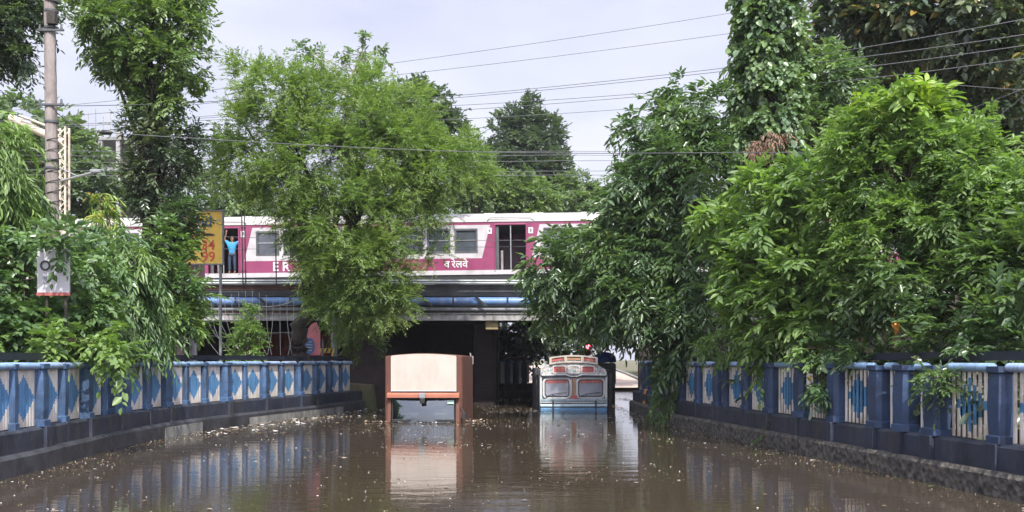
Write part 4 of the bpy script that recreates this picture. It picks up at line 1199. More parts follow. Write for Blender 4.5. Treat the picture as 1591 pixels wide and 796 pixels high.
# ------------------------------------------------------------------ billboard, small sign, pole, mast
ZS = 34.0
bl = P(288, 411, ZS); tr_ = P(346.5, 328, ZS)
sb = thing('billboard', ((bl.x+tr_.x)/2, ZS, bl.z-2.6), 'yellow billboard with blue and red writing left of the train doorway', 'billboard')
b = MB(); b.box(((bl.x+tr_.x)/2, ZS, (bl.z+tr_.z)/2), (tr_.x-bl.x, .10, tr_.z-bl.z), .01); bd = b.build('board', M['yellow_sign'], sb)
b = MB(); ox, oz = (bl.x+tr_.x)/2, (bl.z+tr_.z)/2; hw_, hh_ = (tr_.x-bl.x)/2, (tr_.z-bl.z)/2
for dx, dz, sx_, sz_ in ((0, hh_, 2*hw_+.06, .04), (0, -hh_, 2*hw_+.06, .04), (hw_, 0, .04, 2*hh_), (-hw_, 0, .04, 2*hh_)): b.box((ox+dx, ZS-.02, oz+dz), (sx_, .14, sz_), .006)
b.build('frame', M['grey_metal'], sb)
def tx(s, px, py, h, m_, Z=ZS, par=sb, sx=1.0, bold=.012, yo=-.06):
    q = P(px, py, Z); return text('lettering', s, h, m_, par, (q.x-par.location.x, yo, q.z-par.location.z), bold=bold, sx=sx)
tx('nd', 318, 345, .50, M['ink_blue'], bold=.006); tx('334', 318, 382, .46, M['ink_red'], bold=.006); tx('99', 324, 400, .46, M['ink_red'], bold=.006)
b = MB()
qz = P(323, 365.5, ZS)
b.prism([(qz.x-.16, qz.z-.03), (qz.x+.2, qz.z-.03), (qz.x+.22, qz.z+.01), (qz.x+.1, qz.z+.05), (qz.x-.08, qz.z+.05)], 'y', ZS-.075, ZS-.056)
b.build('car_silhouette', M['ink_black'], sb)
b = MB()
for x_ in (bl.x+.3, tr_.x-.12): b.tube([(x_, ZS+.1, .8), (x_, ZS+.1, tr_.z-.1)], .05, 8)
b.build('post', M['grey_metal'], sb)

Z2 = 19.6
sp_ = P(84, 421, Z2)
ws_ = thing('signboard', (sp_.x, Z2, sp_.z-2.4), 'dirty white sign with a red bottom edge, half hidden in the left leaves', 'sign')
a, c = P(58, 455, Z2), P(108, 386, Z2)
b = MB(); b.box(((a.x+c.x)/2, Z2, (a.z+c.z)/2), (c.x-a.x, .05, c.z-a.z), .008); b.build('board', M['sign_white'], ws_)
b = MB(); b.box(((a.x+c.x)/2, Z2-.01, a.z-.03), (c.x-a.x+.02, .06, .06), .006); b.build('bottom_edge', M['edge_red'], ws_)
rg = P(71, 413, Z2); b = MB(); ring(b, [(rg.x+.10*math.cos(t), rg.z+.10*math.sin(t)) for t in np.linspace(0, 2*math.pi, 25)[:-1]], [(rg.x+.065*math.cos(t), rg.z+.065*math.sin(t)) for t in np.linspace(0, 2*math.pi, 25)[:-1]], Z2-.04, Z2-.028)
b.build('ring_mark', M['ink_black'], ws_)
tx('(U', 73, 435, .15, M['grey_metal'], Z2, ws_, yo=-.035, bold=.003)
b = MB(); b.tube([(a.x+.15, Z2+.06, .8), (a.x+.15, Z2+.06, c.z)], .03, 8); b.tube([(c.x-.1, Z2+.06, .8), (c.x-.1, Z2+.06, c.z)], .03, 8); b.build('post', M['bark_dark'], ws_)

ZP = 24.0
p0, p1 = P(84, 560, ZP), P(76, -30, ZP)
up_ = thing('utility_pole', (p0.x, ZP, .9), 'tall banded concrete pole at the left, with a small box near its top', 'pole')
b = MB(); n_ = 40
b.tube([p0.lerp(p1, t) - Vector((0, 0, 1.0*(t == 0))) for t in np.linspace(0, 1, n_)], [(.155 - .035*t)*(1 + .05*(i % 2)) for i, t in enumerate(np.linspace(0, 1, n_))], 12); b.build('shaft', M['conc_pole'], up_)
q = P(85, 32, ZP); b = MB(); b.box((q.x, ZP-.16, q.z), (.20, .16, .30), .02); b.build('box', M['bark_dark'], up_)
for yy in (2, 18, 44, 190, 250, 262): 
    b = MB(); q = P(79.5, yy, ZP); b.tube([(q.x, ZP, q.z-.025), (q.x, ZP, q.z+.025)], .16, 12); b.build('clamp', M['girder_dark'], up_)
q = P(78, 66, ZP); 
for yy in (50, 165):
    q = P(79, yy, ZP); b = MB(); b.box((q.x+.05, ZP-.14, q.z), (.62, .05, .05), .008)
    for dx in (-.2, .3): b.tube([(q.x+dx, ZP-.14, q.z+.02), (q.x+dx, ZP-.14, q.z+.13)], [.035, .02], 8)
    b.build('crossarm', M['girder_dark'], up_)
b = MB(); pts_ = []
for t in np.linspace(0, 1, 60):
    q = P(82, 345-130*t, ZP); pts_.append((q.x + .165*math.cos(t*50), ZP + .165*math.sin(t*50), q.z))
b.tube(pts_, .012, 5); b.build('wound_cable', M['bark_dark'], up_)

ZM = 40.5
ms_ = thing('lattice_mast', (P(97, 0, ZM).x, ZM, 4.3), 'beige steel lattice mast of the overhead railway line behind the pole', 'mast')
b = MB()
la, lb_ = P(90, 335, ZM), P(104, 335, ZM); zt = P(97, 198, ZM).z
for x_ in (la.x, lb_.x):
    for y_ in (ZM-.18, ZM+.18): b.box((x_, y_, (4.3+zt)/2), (.07, .07, zt-4.3), .008)
zc = 4.4; s_ = 1
while zc < zt-.4:
    for y_ in (ZM-.2, ZM+.2): b.box(((la.x+lb_.x)/2, y_, zc+.2), (.46, .02, .045), ry=s_*.8)
    zc += .36; s_ = -s_
b.build('lattice', M['beige_steel'], ms_)
b = MB(); b.tube([P(15, 183, ZM), P(98, 222, ZM)], .16, 12); b.build('boom', M['beige_steel'], ms_)
b = MB(); b.tube([P(30, 180, ZM-.3), P(96, 205, ZM)], .05, 8); b.build('stay', M['beige_steel'], ms_)
b = MB(); b.tube([P(92, 282, ZM-.2), P(160, 264, ZM-1.2)], .05, 8); b.tube([P(95, 262, ZM-.2), P(122, 275, ZM-.7)], .025, 6); b.build('cantilever_arm', M['steel'], ms_)
b = MB(); b.box(tuple(P(150, 266, ZM-1.1)), (.5, .16, .12), .03); b.build('insulator', M['grey_metal'], ms_)

# unfinished building far behind
BX = P(185, 0, 105).x
bd_ = thing('building', (BX, 105, 0), 'pale unfinished concrete building far behind the left trees', 'building')
b = MB()
for q in range(8): b.box((BX, 108, 2.6+q*3.1), (8, 7, .3))
b.build('floor_slab', M['conc_pale'], bd_)
b = MB()
for q in range(5):
    for r_ in (0, 1): b.box((BX-3.6+q*1.8, 104.8+r_*6, 12.6), (.4, .4, 25.2))
for q in range(11): b.box((BX-3.8+q*.75, 104.7, 25.6), (.07, .07, 1.9+.8*(q % 3)))
b.build('column', M['flange'], bd_)
b = MB(); b.box((BX, 109, 12), (7.6, .3, 23.5)); b.build('wall', M['conc_pale'], bd_)
# ------------------------------------------------------------------ trees and plants
G_BG = 'trees along the railway beyond the bridge'
# big feathery tree in the middle
tree('feathery_tree', 'large light green feathery tree in front of the train, left of the cream truck', 'tree',
     [(430, 150, 62, 50, 32.5, 1.6), (520, 175, 80, 62, 33, 1.8), (600, 165, 62, 48, 33.5, 1.6), (400, 240, 62, 60, 32.5, 1.6), (500, 260, 95, 80, 32, 2.0),
      (610, 250, 85, 70, 33, 1.8), (690, 262, 58, 46, 34, 1.3), (715, 245, 38, 26, 34.5, .9), (640, 315, 48, 40, 33, 1.2), (540, 350, 86, 76, 32, 1.7, 1.25), (572, 420, 66, 58, 32, 1.4, 1.35),
      (545, 470, 56, 38, 32.5, 1.1, 1.4), (604, 478, 30, 28, 32.5, .8, 1.3), (432, 292, 46, 26, 32, 1.1, .8), (498, 425, 34, 48, 33.5, 1.0, 1.2), (470, 340, 40, 34, 33, 1.0), (672, 385, 16, 14, 33, .4, .7), (360, 255, 34, 52, 32.5, 1.0, .8), (385, 120, 26, 30, 32.5, .8, .8), (640, 210, 50, 40, 33.5, 1.2)],
     'feather', 'lf_feather', [(468, 560, 34.6), (463, 505, 34.4), (492, 482, 34), (545, 400, 33.3), (560, 250, 33)], bark='bark_dark', tw=.30, nlimb=26, young=.38, dens=1.12)
# sparse top of a paler tree sticking out above it
tree('sparse_tree', 'thin pale branches with bunches of leaves rising above the feathery tree', 'tree',
     [(468, 85, 12, 12, 36, .3), (487, 90, 7, 10, 36, .2), (478, 108, 16, 10, 36, .3), (525, 72, 12, 10, 36, .3), (540, 85, 12, 10, 36, .3), (575, 60, 13, 9, 36, .3), (578, 88, 18, 14, 36, .4), (600, 108, 10, 10, 36, .3), (545, 108, 14, 8, 36, .3), (590, 75, 10, 12, 36, .3), (495, 112, 10, 9, 36, .25)],
     'dark', 'lf_ivy', [(540, 300, 36.5), (538, 180, 36), (540, 132, 36), (548, 112, 36)], bark='twig', tw=.09, nlimb=18, dens=.5, young=.2, scale=.62, minc=1)
for pts_ in ([(540, 132), (505, 112), (478, 84)], [(545, 130), (570, 100), (580, 62)], [(542, 128), (530, 95), (524, 74)]):
    pass
tree('dark_tree', 'dark green tree showing at the right shoulder of the feathery tree', 'tree',
     [(655, 175, 52, 42, 42, 1.5), (690, 205, 32, 26, 42, 1.0), (630, 150, 30, 25, 42, 1.0), (705, 222, 18, 14, 42, .6)], 'dark', 'lf_conifer', [(640, 400, 49), (645, 250, 43), (650, 200, 42)], tw=.2, dens=1.1, scale=.9)
# tall tree at the left
tree('tall_tree', 'tall tree with a dense rounded crown and bare shaded trunk, right of the concrete pole', 'tree',
     [(195, 35, 58, 50, 28, 1.4), (265, 35, 48, 48, 28, 1.3), (170, 88, 32, 28, 28, .9), (225, 92, 62, 40, 28, 1.3), (280, 95, 32, 40, 28, .9), (235, -30, 75, 45, 28, 1.5), (292, 155, 20, 22, 28, .6, .8), (215, 150, 42, 18, 28, .9, .9), (140, 20, 24, 28, 28, .8), (308, 20, 14, 34, 28, .5)],
     'small', 'lf_tall', [(238, 560, 28.6), (232, 400, 28.4), (226, 250, 28.2), (230, 100, 28), (235, 20, 28)], bark='bark_dark', tw=.24, nlimb=26, young=.35, dens=.95)
tree('shaded_tree', 'shaded lower growth clothing the trunk of the tall left tree', 'tree',
     [(230, 205, 30, 22, 28.2, .8, 1.3), (258, 250, 32, 36, 28.2, .9, 1.3), (222, 270, 18, 30, 28.2, .6, 1.2), (240, 310, 36, 34, 28.6, .8), (262, 345, 42, 30, 28, .9), (290, 200, 20, 22, 28.6, .5, .6), (305, 230, 18, 22, 28.6, .5, .6)],
     'small', 'lf_dark', [(240, 560, 28.9), (236, 400, 28.8), (234, 230, 28.7)], bark='bark_dark', tw=.15, nlimb=14, young=.1, dens=1.0)
tree('bushy_tree', 'mid green bushy growth between the tall trunk and the yellow billboard', 'tree',
     [(248, 395, 36, 44, 27, 1.0), (278, 446, 34, 40, 27, 1.0), (268, 490, 44, 42, 27, 1.0), (275, 345, 20, 26, 27.5, .7, .8), (240, 518, 38, 20, 27.4, .8), (292, 475, 18, 26, 27.5, .6, .8)],
     'small', 'lf_droop', [(262, 560, 27.6), (262, 470, 27.4), (268, 400, 27)], tw=.10, nlimb=12, young=.35)
tree('overhanging_tree', 'dark leaved tree reaching in at the top left corner', 'tree',
     [(10, 40, 50, 55, 26, 1.4), (-40, 80, 60, 70, 26, 1.4), (30, 95, 34, 30, 26, .8, .6), (-30, -20, 90, 50, 26, 1.5), (50, 20, 30, 26, 26, .7, .7)], 'small', 'lf_conifer', [(-90, 560, 26), (-70, 200, 26), (-40, 60, 26)], bark='bark_dark', tw=.22, dens=.9)
tree('background_tree', 'dark tree mass behind the concrete pole and the lattice mast', 'tree',
     [(90, 240, 70, 52, 55, 3.0), (40, 200, 60, 45, 56, 3), (110, 290, 55, 40, 54, 2.5), (-30, 230, 70, 60, 56, 3), (60, 310, 90, 40, 54, 2.5)], 'far', 'lf_far', [(60, 360, 56), (70, 250, 55.5)], tw=.4, dens=1.0, young=.1, group=G_BG)
tree('mango_tree', 'yellow green narrow leaved tree at the left edge, above the glossy bush', 'tree',
     [(2, 225, 18, 42, 22, .6), (-30, 250, 34, 55, 22, .9), (4, 290, 16, 36, 22.3, .5, .8)], 'long', 'lf_bright', [(-20, 560, 23), (-10, 300, 22.5), (0, 220, 22)], tw=.12, young=.5, nlimb=10)
tree('drooping_tree', 'shaded tree with long drooping leaves at the left edge, under the yellow green one', 'tree',
     [(14, 330, 36, 34, 23.5, 1.0), (-30, 340, 50, 50, 23.5, 1.0), (48, 312, 12, 18, 23.5, .4, .6)], 'long', 'lf_deep', [(10, 560, 24.2), (12, 420, 24), (15, 330, 23.6)], bark='bark_dark', tw=.14, young=.05, nlimb=10)
tree('glossy_bush', 'broad glossy leaved bush around the dirty white sign', 'bush',
     [(60, 386, 50, 14, 20.9, .5), (5, 415, 34, 36, 21, .7), (112, 398, 32, 24, 20.8, .6), (140, 425, 36, 32, 21.0, .7), (80, 374, 26, 6, 19.0, .12, .7), (-30, 430, 50, 60, 20, .8), (30, 498, 60, 24, 20.6, .7), (95, 512, 60, 26, 20.6, .7), (66, 440, 60, 44, 23, .9), (40, 518, 60, 22, 20.2, .6), (140, 465, 36, 40, 21, .6), (100, 526, 50, 14, 20.8, .5), (-60, 500, 60, 60, 19, .8)],
     'oval', 'lf_glossy', [(80, 560, 21.4), (75, 480, 21.2), (70, 400, 21)], tw=.09, nlimb=22, young=.25, dens=1.0)
tree('ashoka_tree', 'column of weeping narrow leaves between the glossy bush and the tall trunk', 'tree',
     [(178, 388, 30, 20, 23.5, .7), (195, 410, 40, 36, 23.5, .8), (185, 455, 46, 42, 23.5, .8), (205, 488, 36, 30, 23.6, .8), (165, 498, 40, 26, 23.0, .7), (190, 515, 60, 14, 24.2, .5), (152, 372, 14, 18, 24, .4, .7)],
     'long', 'lf_droop', [(190, 560, 24), (190, 460, 23.8), (185, 380, 23.6)], tw=.10, nlimb=12, young=.3)
tree('young_tree', 'young yellow tipped treetop poking up before the train roof', 'tree',
     [(153, 315, 5, 14, 25, .2), (160, 342, 12, 12, 25, .3)], 'long', 'lf_yellow', [(160, 560, 25.2), (158, 420, 25), (156, 330, 25)], tw=.05, young=.6, nlimb=6, scale=.8, brown=.15)
tree('drooping_branch', 'leafy branch drooping over the left balustrade', 'bush',
     [(150, 535, 34, 10, 20.2, .3), (184, 548, 10, 8, 19.6, .2), (70, 536, 40, 8, 19.2, .3, .7)], 'oval', 'lf_bright', [(140, 570, 21.3), (140, 550, 20.6), (150, 545, 20.2)], tw=.03, nlimb=8, limbs=True, young=.4)
tree('weed', 'conical bright green creeper bush behind the left balustrade, before the cables', 'bush',
     [(385, 500, 9, 18, 32.5, .3), (386, 525, 17, 20, 32.5, .4), (388, 545, 26, 14, 32.5, .5), (365, 520, 10, 6, 32.5, .2, .6)], 'small', 'lf_bright', [(386, 562, 32.7), (386, 530, 32.6), (385, 500, 32.5)], tw=.04, nlimb=8, young=.35, scale=.75)
tree('sapling', 'thin sapling with a tuft of yellow green leaves on a white stem', 'plant',
     [(290, 498, 15, 11, 27, .3), (280, 490, 10, 8, 27, .2)], 'broad', 'lf_yellow', [(284, 560, 27), (287, 520, 27), (289, 500, 27)], bark='twig', tw=.035, nlimb=5, young=.4, scale=.8)
tree('fern', 'small bright plant standing just above the left balustrade', 'plant',
     [(243, 537, 16, 12, 25.8, .3)], 'broad', 'lf_bright', [(243, 560, 25.9), (243, 540, 25.8)], tw=.03, nlimb=5, young=.5, scale=.8)
tree('shrub', 'light shrub behind the grey green post, left of the dark opening', 'bush',
     [(545, 505, 26, 26, 38.0, .5), (560, 535, 22, 18, 38.0, .5, .7), (530, 480, 20, 16, 37.6, .4), (585, 505, 12, 10, 37.8, .3, .5)], 'small', 'lf_feather', [(548, 562, 38.2), (546, 530, 38.1), (545, 505, 38)], tw=.05, nlimb=8, young=.4)
# background right of the middle
tree('dense_tree', 'tall dark pointed tree standing alone behind the train', 'tree',
     [(815, 182, 26, 26, 75, 1.6), (795, 205, 26, 26, 75, 1.6), (845, 210, 26, 24, 75, 1.6), (820, 235, 50, 30, 75, 2.2), (800, 262, 60, 26, 75, 2.4), (850, 258, 36, 26, 75, 2.0), (772, 250, 26, 24, 75, 1.4), (830, 285, 60, 26, 75, 2.2)],
     'conifer', 'lf_conifer', [(820, 420, 76), (820, 280, 75.5), (818, 190, 75)], tw=.35, dens=1.2, rough_out=.28, young=.2, scale=.9)
for i, (px, py, rx, ry, Z, lab) in enumerate([
        (760, 300, 40, 36, 62, 'yellow green treetop just above the train roof, left of the pointed tree'), (815, 305, 50, 30, 60, 'rounded green treetop above the train doorway'),
        (875, 310, 36, 30, 64, 'green treetop above the right end of the white train roof'), (905, 292, 22, 24, 66, 'small dark treetop beside the hanging tree on the right'),
        (735, 265, 30, 34, 58, 'feathery treetop at the right foot of the light green tree')]):
    tree('background_tree', lab, 'tree', [(px, py, rx, ry, Z, 2.0), (px-rx*.5, py+ry*.5, rx*.7, ry*.6, Z, 1.5), (px+rx*.5, py+ry*.4, rx*.7, ry*.6, Z, 1.5), (px, py+ry*1.2, rx*1.2, ry*.8, Z, 1.6)], 'far', 'lf_far', [(px, 470, Z+.5), (px, py, Z)], tw=.25, dens=.9, young=.2 + .25*(i in (0, 1)), scale=.6, group=G_BG)
for i, (px, py, rx, ry, Z, lab) in enumerate([(330, 300, 50, 40, 58, 'treetop seen behind the yellow billboard'), (420, 320, 60, 40, 60, 'treetop behind the left part of the feathery tree'), (640, 310, 70, 40, 60, 'treetop behind the middle of the feathery tree'), (1010, 300, 80, 60, 60, 'treetop behind the hanging tree')]):
    tree('background_tree', lab, 'tree', [(px, py, rx, ry, Z, 2.0), (px, py+ry*1.1, rx*1.2, ry*.9, Z, 2)], 'far', 'lf_far', [(px, 470, Z+.5), (px, py, Z)], tw=.25, dens=.9, young=.1, scale=.75, group=G_BG)
# shaded greenery seen through the right opening
for (px, py, rx, ry, Z, lab) in [(800, 530, 40, 40, 57, 'dark shaded bush beyond the bridge pier'), (860, 520, 50, 46, 60, 'dark shaded tree behind the crown of the painted truck'), (930, 512, 30, 24, 72, 'shaded tree right of the red signal light'), (1040, 530, 30, 44, 76, 'tree at the right side of the far dry road')]:
    tree('roadside_tree', lab, 'tree', [(px, py, rx, ry, Z, 1.5), (px-10, py+30, rx*.9, ry*.6, Z, 1.3), (px+10, py-20, rx, ry*.7, Z, 1.4)], 'dark', 'lf_dark', [(px, 590, Z+.5), (px, py, Z)], tw=.2, dens=.8, young=.1, scale=1.2)
# big hanging tree right of the middle
tree('hanging_tree', 'large deep green tree with long leaflets hanging over the road by the painted truck', 'tree',
     [(1085, 170, 55, 48, 30, 1.5), (1040, 215, 60, 50, 30, 1.5), (1110, 240, 50, 60, 29.5, 1.4), (1008, 270, 54, 48, 30, 1.5), (1070, 300, 75, 60, 29, 1.7), (978, 335, 42, 38, 30.5, 1.4), (922, 380, 40, 28, 31, 1.3), (870, 415, 42, 36, 31, 1.1), (930, 420, 62, 48, 30.5, 1.4), (1010, 390, 80, 60, 29.5, 1.8), (1090, 400, 60, 70, 28.5, 1.5), (1005, 460, 76, 46, 29.5, 1.6), (1085, 490, 56, 52, 28, 1.3), (895, 470, 50, 30, 31, 1.0), (950, 488, 46, 20, 30.5, .9), (1052, 535, 34, 32, 29, .9), (1045, 585, 14, 26, 28.8, .4)],
     'pinnate', 'lf_deep', [(1078, 575, 29.6), (1068, 460, 29.6), (1060, 320, 29.7), (1080, 190, 30)], bark='bark_dark', tw=.26, nlimb=30, dens=.88, young=.22)
tree('hanging_branch', 'light green drooping branch in front of the dark opening above the painted truck', 'tree',
     [(850, 484, 34, 16, 32, .6), (890, 494, 34, 13, 32, .6), (925, 500, 24, 10, 32, .5)], 'feather', 'lf_bright', [(1060, 560, 30.2), (1040, 480, 30.5), (960, 480, 31.5), (900, 492, 32)], bark='bark_dark', tw=.07, nlimb=8, young=.4)
tree('climbing_plant', 'green creeper dangling down to the water at the right wall', 'plant',
     [(1024, 592, 8, 22, 30.2, .25), (1030, 622, 7, 14, 29.8, .25, .8), (1038, 645, 10, 8, 29.2, .2, .6)], 'long', 'lf_droop', [(1046, 575, 30), (1030, 580, 30.2), (1008, 600, 30.5)], tw=.02, nlimb=5, young=.4, scale=.7)
# creeper-clad column
tree('creeper_column', 'tall trunk completely clad in green creeper, with dead brown fronds half way', 'tree',
     [(1196, -20, 42, 50, 24, .62), (1194, 40, 42, 42, 24, .62), (1192, 95, 42, 42, 24, .62), (1196, 150, 46, 42, 24, .65), (1200, 200, 44, 36, 24, .65), (1205, 260, 42, 50, 24, .6), (1205, 340, 40, 60, 24, .6)],
     'ivy', 'lf_ivy', [(1200, 560, 24), (1200, 300, 24), (1196, 100, 24), (1196, -60, 24)], bark='bark_dark', tw=.50, nlimb=6, dens=1.15, young=.3, shell=.75, rough_out=.10)
cr_ = [o for o in bpy.data.objects if o.name.startswith('creeper_column')][0]
arr, _cl = crown([(1178, 232, 12, 8, 23.1, .15), (1198, 214, 9, 6, 23.1, .15)], 'long', .7, .2, 0, .3, .55)
me, lo, hi = leaves_mesh('dead_fronds', *arr, M['lf_brown']); o = bpy.data.objects.new('dead_fronds', me); C.objects.link(o); o.parent = cr_; me.transform(Matrix.Translation(-cr_.location))
tree('leafy_shrub', 'bushy green growth leaning out right of the creeper clad trunk', 'bush',
     [(1275, 120, 40, 40, 25, .9), (1310, 140, 36, 34, 25, .8), (1260, 70, 26, 36, 25, .6, .8), (1290, 175, 50, 30, 25, .8), (1245, 190, 30, 30, 24.6, .6)], 'small', 'lf_ivy', [(1262, 560, 25.4), (1262, 300, 25.2), (1270, 160, 25)], tw=.12, nlimb=12, young=.3)
# huge shady tree at the top right
tree('banyan_tree', 'huge dark shady tree filling the top right corner', 'tree',
     [(1330, 10, 70, 50, 29, 1.6), (1420, 0, 80, 50, 28, 1.8), (1520, 20, 80, 60, 27, 1.8), (1600, 60, 60, 80, 26, 1.6), (1300, 50, 50, 34, 29, 1.0, .7), (1380, 60, 60, 36, 29, 1.2, .8), (1470, 60, 40, 30, 27.5, .9, .7), (1540, 110, 50, 50, 27.5, 1.2, .8),
      (1380, 110, 90, 60, 35, 2.0, 1.2), (1470, 120, 100, 70, 36, 2.4, 1.2), (1560, 160, 90, 90, 35, 2.4, 1.2), (1420, 190, 100, 60, 36, 2.4), (1620, 260, 90, 120, 33, 2.2), (1300, 150, 60, 70, 37, 2, 1.2), (1500, 260, 130, 90, 36, 2.4), (1380, -40, 120, 40, 31, 2), (1540, -50, 130, 50, 29, 2)],
     'dark', 'lf_dark', [(1490, 560, 33), (1485, 300, 33), (1470, 120, 32), (1460, 20, 31)], bark='bark_dark', tw=.55, nlimb=26, dens=.95, young=.2, brown=.06, scale=1.0)
# bright foreground bushes above the right balustrade
tree('bright_tree', 'bright broad leaved bush spreading over the middle of the right balustrade', 'bush',
     [(1215, 300, 56, 32, 21.8, .8), (1270, 285, 50, 32, 21, .8), (1160, 345, 58, 34, 23, .8), (1110, 355, 34, 20, 24, .5), (1235, 355, 70, 42, 21.5, .9), (1180, 405, 60, 40, 22.4, .9), (1255, 425, 62, 44, 20.8, .9), (1150, 440, 40, 34, 23.3, .7, .9), (1200, 470, 56, 40, 22, .8), (1180, 515, 46, 28, 22.6, .6, .9), (1250, 500, 46, 36, 21, .7)],
     'broad', 'lf_bright', [(1215, 560, 22.4), (1215, 470, 22.3), (1225, 380, 21.8)], tw=.12, nlimb=24, young=.32, dens=.95)
tree('feathery_bush', 'tall bright feathery bush right of the broad leaved one, with yellow tips', 'bush',
     [(1400, 185, 62, 36, 19, .9), (1340, 225, 56, 40, 19.6, .9), (1450, 230, 66, 44, 18.5, 1.0), (1520, 265, 60, 50, 17.6, 1.0), (1390, 280, 80, 56, 19, 1.1), (1320, 320, 50, 50, 20, .9), (1470, 330, 80, 60, 18, 1.1), (1390, 370, 70, 56, 18.8, 1.0), (1560, 340, 60, 60, 17, 1.0), (1320, 400, 50, 46, 19.8, .8), (1620, 320, 60, 90, 16.5, 1.0)],
     'small', 'lf_bright', [(1425, 560, 18.9), (1420, 420, 18.9), (1400, 260, 19)], bark='bark', tw=.11, nlimb=26, young=.3, dens=1.1, scale=.82)
tree('deep_bush', 'shaded deeper green bush hanging over the right end of the balustrade', 'bush',
     [(1450, 420, 80, 46, 17.8, .9), (1540, 430, 66, 56, 16.5, .9), (1390, 450, 60, 42, 18.6, .8), (1490, 480, 70, 40, 17.2, .8), (1570, 500, 50, 44, 15.8, .7), (1330, 460, 50, 40, 19.6, .8, .9), (1620, 430, 60, 90, 15.5, .9), (1500, 530, 62, 26, 16.2, .6), (1570, 560, 40, 22, 15.2, .5), (1420, 510, 44, 28, 18.2, .6, .8)],
     'small', 'lf_deep', [(1500, 560, 17.6), (1500, 480, 17.6), (1500, 400, 17.6)], bark='bark_dark', tw=.09, nlimb=22, young=.35, dens=.95)
tree('big_leaved_sprig', 'sprig of large yellow green leaves at the very top of the right bushes', 'plant',
     [(1405, 150, 16, 6, 18.4, .25), (1440, 160, 10, 5, 18.2, .2), (1345, 170, 8, 6, 19, .2)], 'broad', 'lf_yellow', [(1425, 560, 18.8), (1415, 250, 18.8), (1405, 150, 18.4)], tw=.04, nlimb=8, young=.6, scale=1.0, dens=1.0, minc=2)
for (px, py, rx, ry, Z, st, lm_, lab) in [(1290, 540, 36, 22, 19.7, 'oval', 'lf_glossy', 'low glossy plant spilling over the paper notice on the right balustrade'),
        (1178, 568, 18, 14, 22.4, 'oval', 'lf_bright', 'small leafy plant hanging over the third diamond of the right balustrade'),
        (1470, 585, 36, 20, 15.4, 'small', 'lf_deep', 'leafy sprays hanging over the near slats on the right'),
        (1195, 655, 12, 22, 21.9, 'oval', 'lf_ivy', 'small climber growing out of the right stone wall'),
        (1275, 585, 20, 26, 19.4, 'broad', 'lf_glossy', 'pale leaved sprig across the slats beside the paper notice'),
        (1345, 555, 26, 14, 18.6, 'small', 'lf_deep', 'low sprays over the right balustrade beside the double post'),
        (1120, 535, 26, 20, 24.9, 'small', 'lf_bright', 'low light green plant above the double post of the right balustrade')]:
    tree('hanging_plant', lab, 'plant', [(px, py, rx, ry, Z, .25)], st, lm_, [(px+6, 556 if py < 640 else 640, Z+.5), (px, py, Z)], tw=.02, nlimb=4, young=.35, scale=.75, dens=.8)

lob = []  # undergrowth added so that the gaps between the slats read dark
for Z in np.arange(11.5, 29, 1.7):
    x = XR(Z) + 1.15; lob.append((CX + x*F/Z, HY + (EYE-1.35)*F/Z, .8*F/Z, .45*F/Z, Z, .9))
arr, _cl = crown(lob, 'dark', .8, .1)
me, lo, hi = leaves_mesh('undergrowth', *arr, M['lf_dark']); o = bpy.data.objects.new('undergrowth', me); C.objects.link(o)
tag(o, 'dark tangled undergrowth added to darken the gaps between the slats of the right balustrade', 'undergrowth', kind='stuff')
print('LEAVES', NL[0])
# small things on the right balustrade
q = P(1260, 588, 19.9)
i_ = 19.9; d_ = math.atan2(1, -.1365) + math.pi
b = MB(); b.box((0, -.075, 0), (.30, .006, .42)); pn_ = b.build('notice', M['paper'], local=True); pn_.location = (XR(20.15), 20.15, 1.50); pn_.rotation_euler = (0, 0, math.atan2(1, -.1365) + math.pi)
pn_.location = (XR(20.15) - .02, 20.15, 1.48)
tag(pn_, 'torn paper notice tied to the slats of the right balustrade', 'notice')
b = MB(); b.box((0, -.08, .0), (.16, .004, .07)); b.build('print', M['yellow_sign'], pn_, local=True)
q = P(1391, 512, 17.9)
b = MB(); b.add([q + Vector(v) for v in ((-.08, 0, .10), (.09, .02, .12), (.05, -.03, -.02), (0, .03, -.1), (-.03, -.02, .0), (-.06, .05, .09), (.08, .06, .1))], [(0, 1, 2, 4), (4, 2, 3), (5, 6, 1, 0), (2, 6, 3)])
b.tube([q + Vector((0, .02, .1)), q + Vector((.05, .2, .35))], .006, 4)
tag(b.build('plastic_scrap', M['orange']), 'orange scrap of cloth caught among the right bushes', 'scrap')

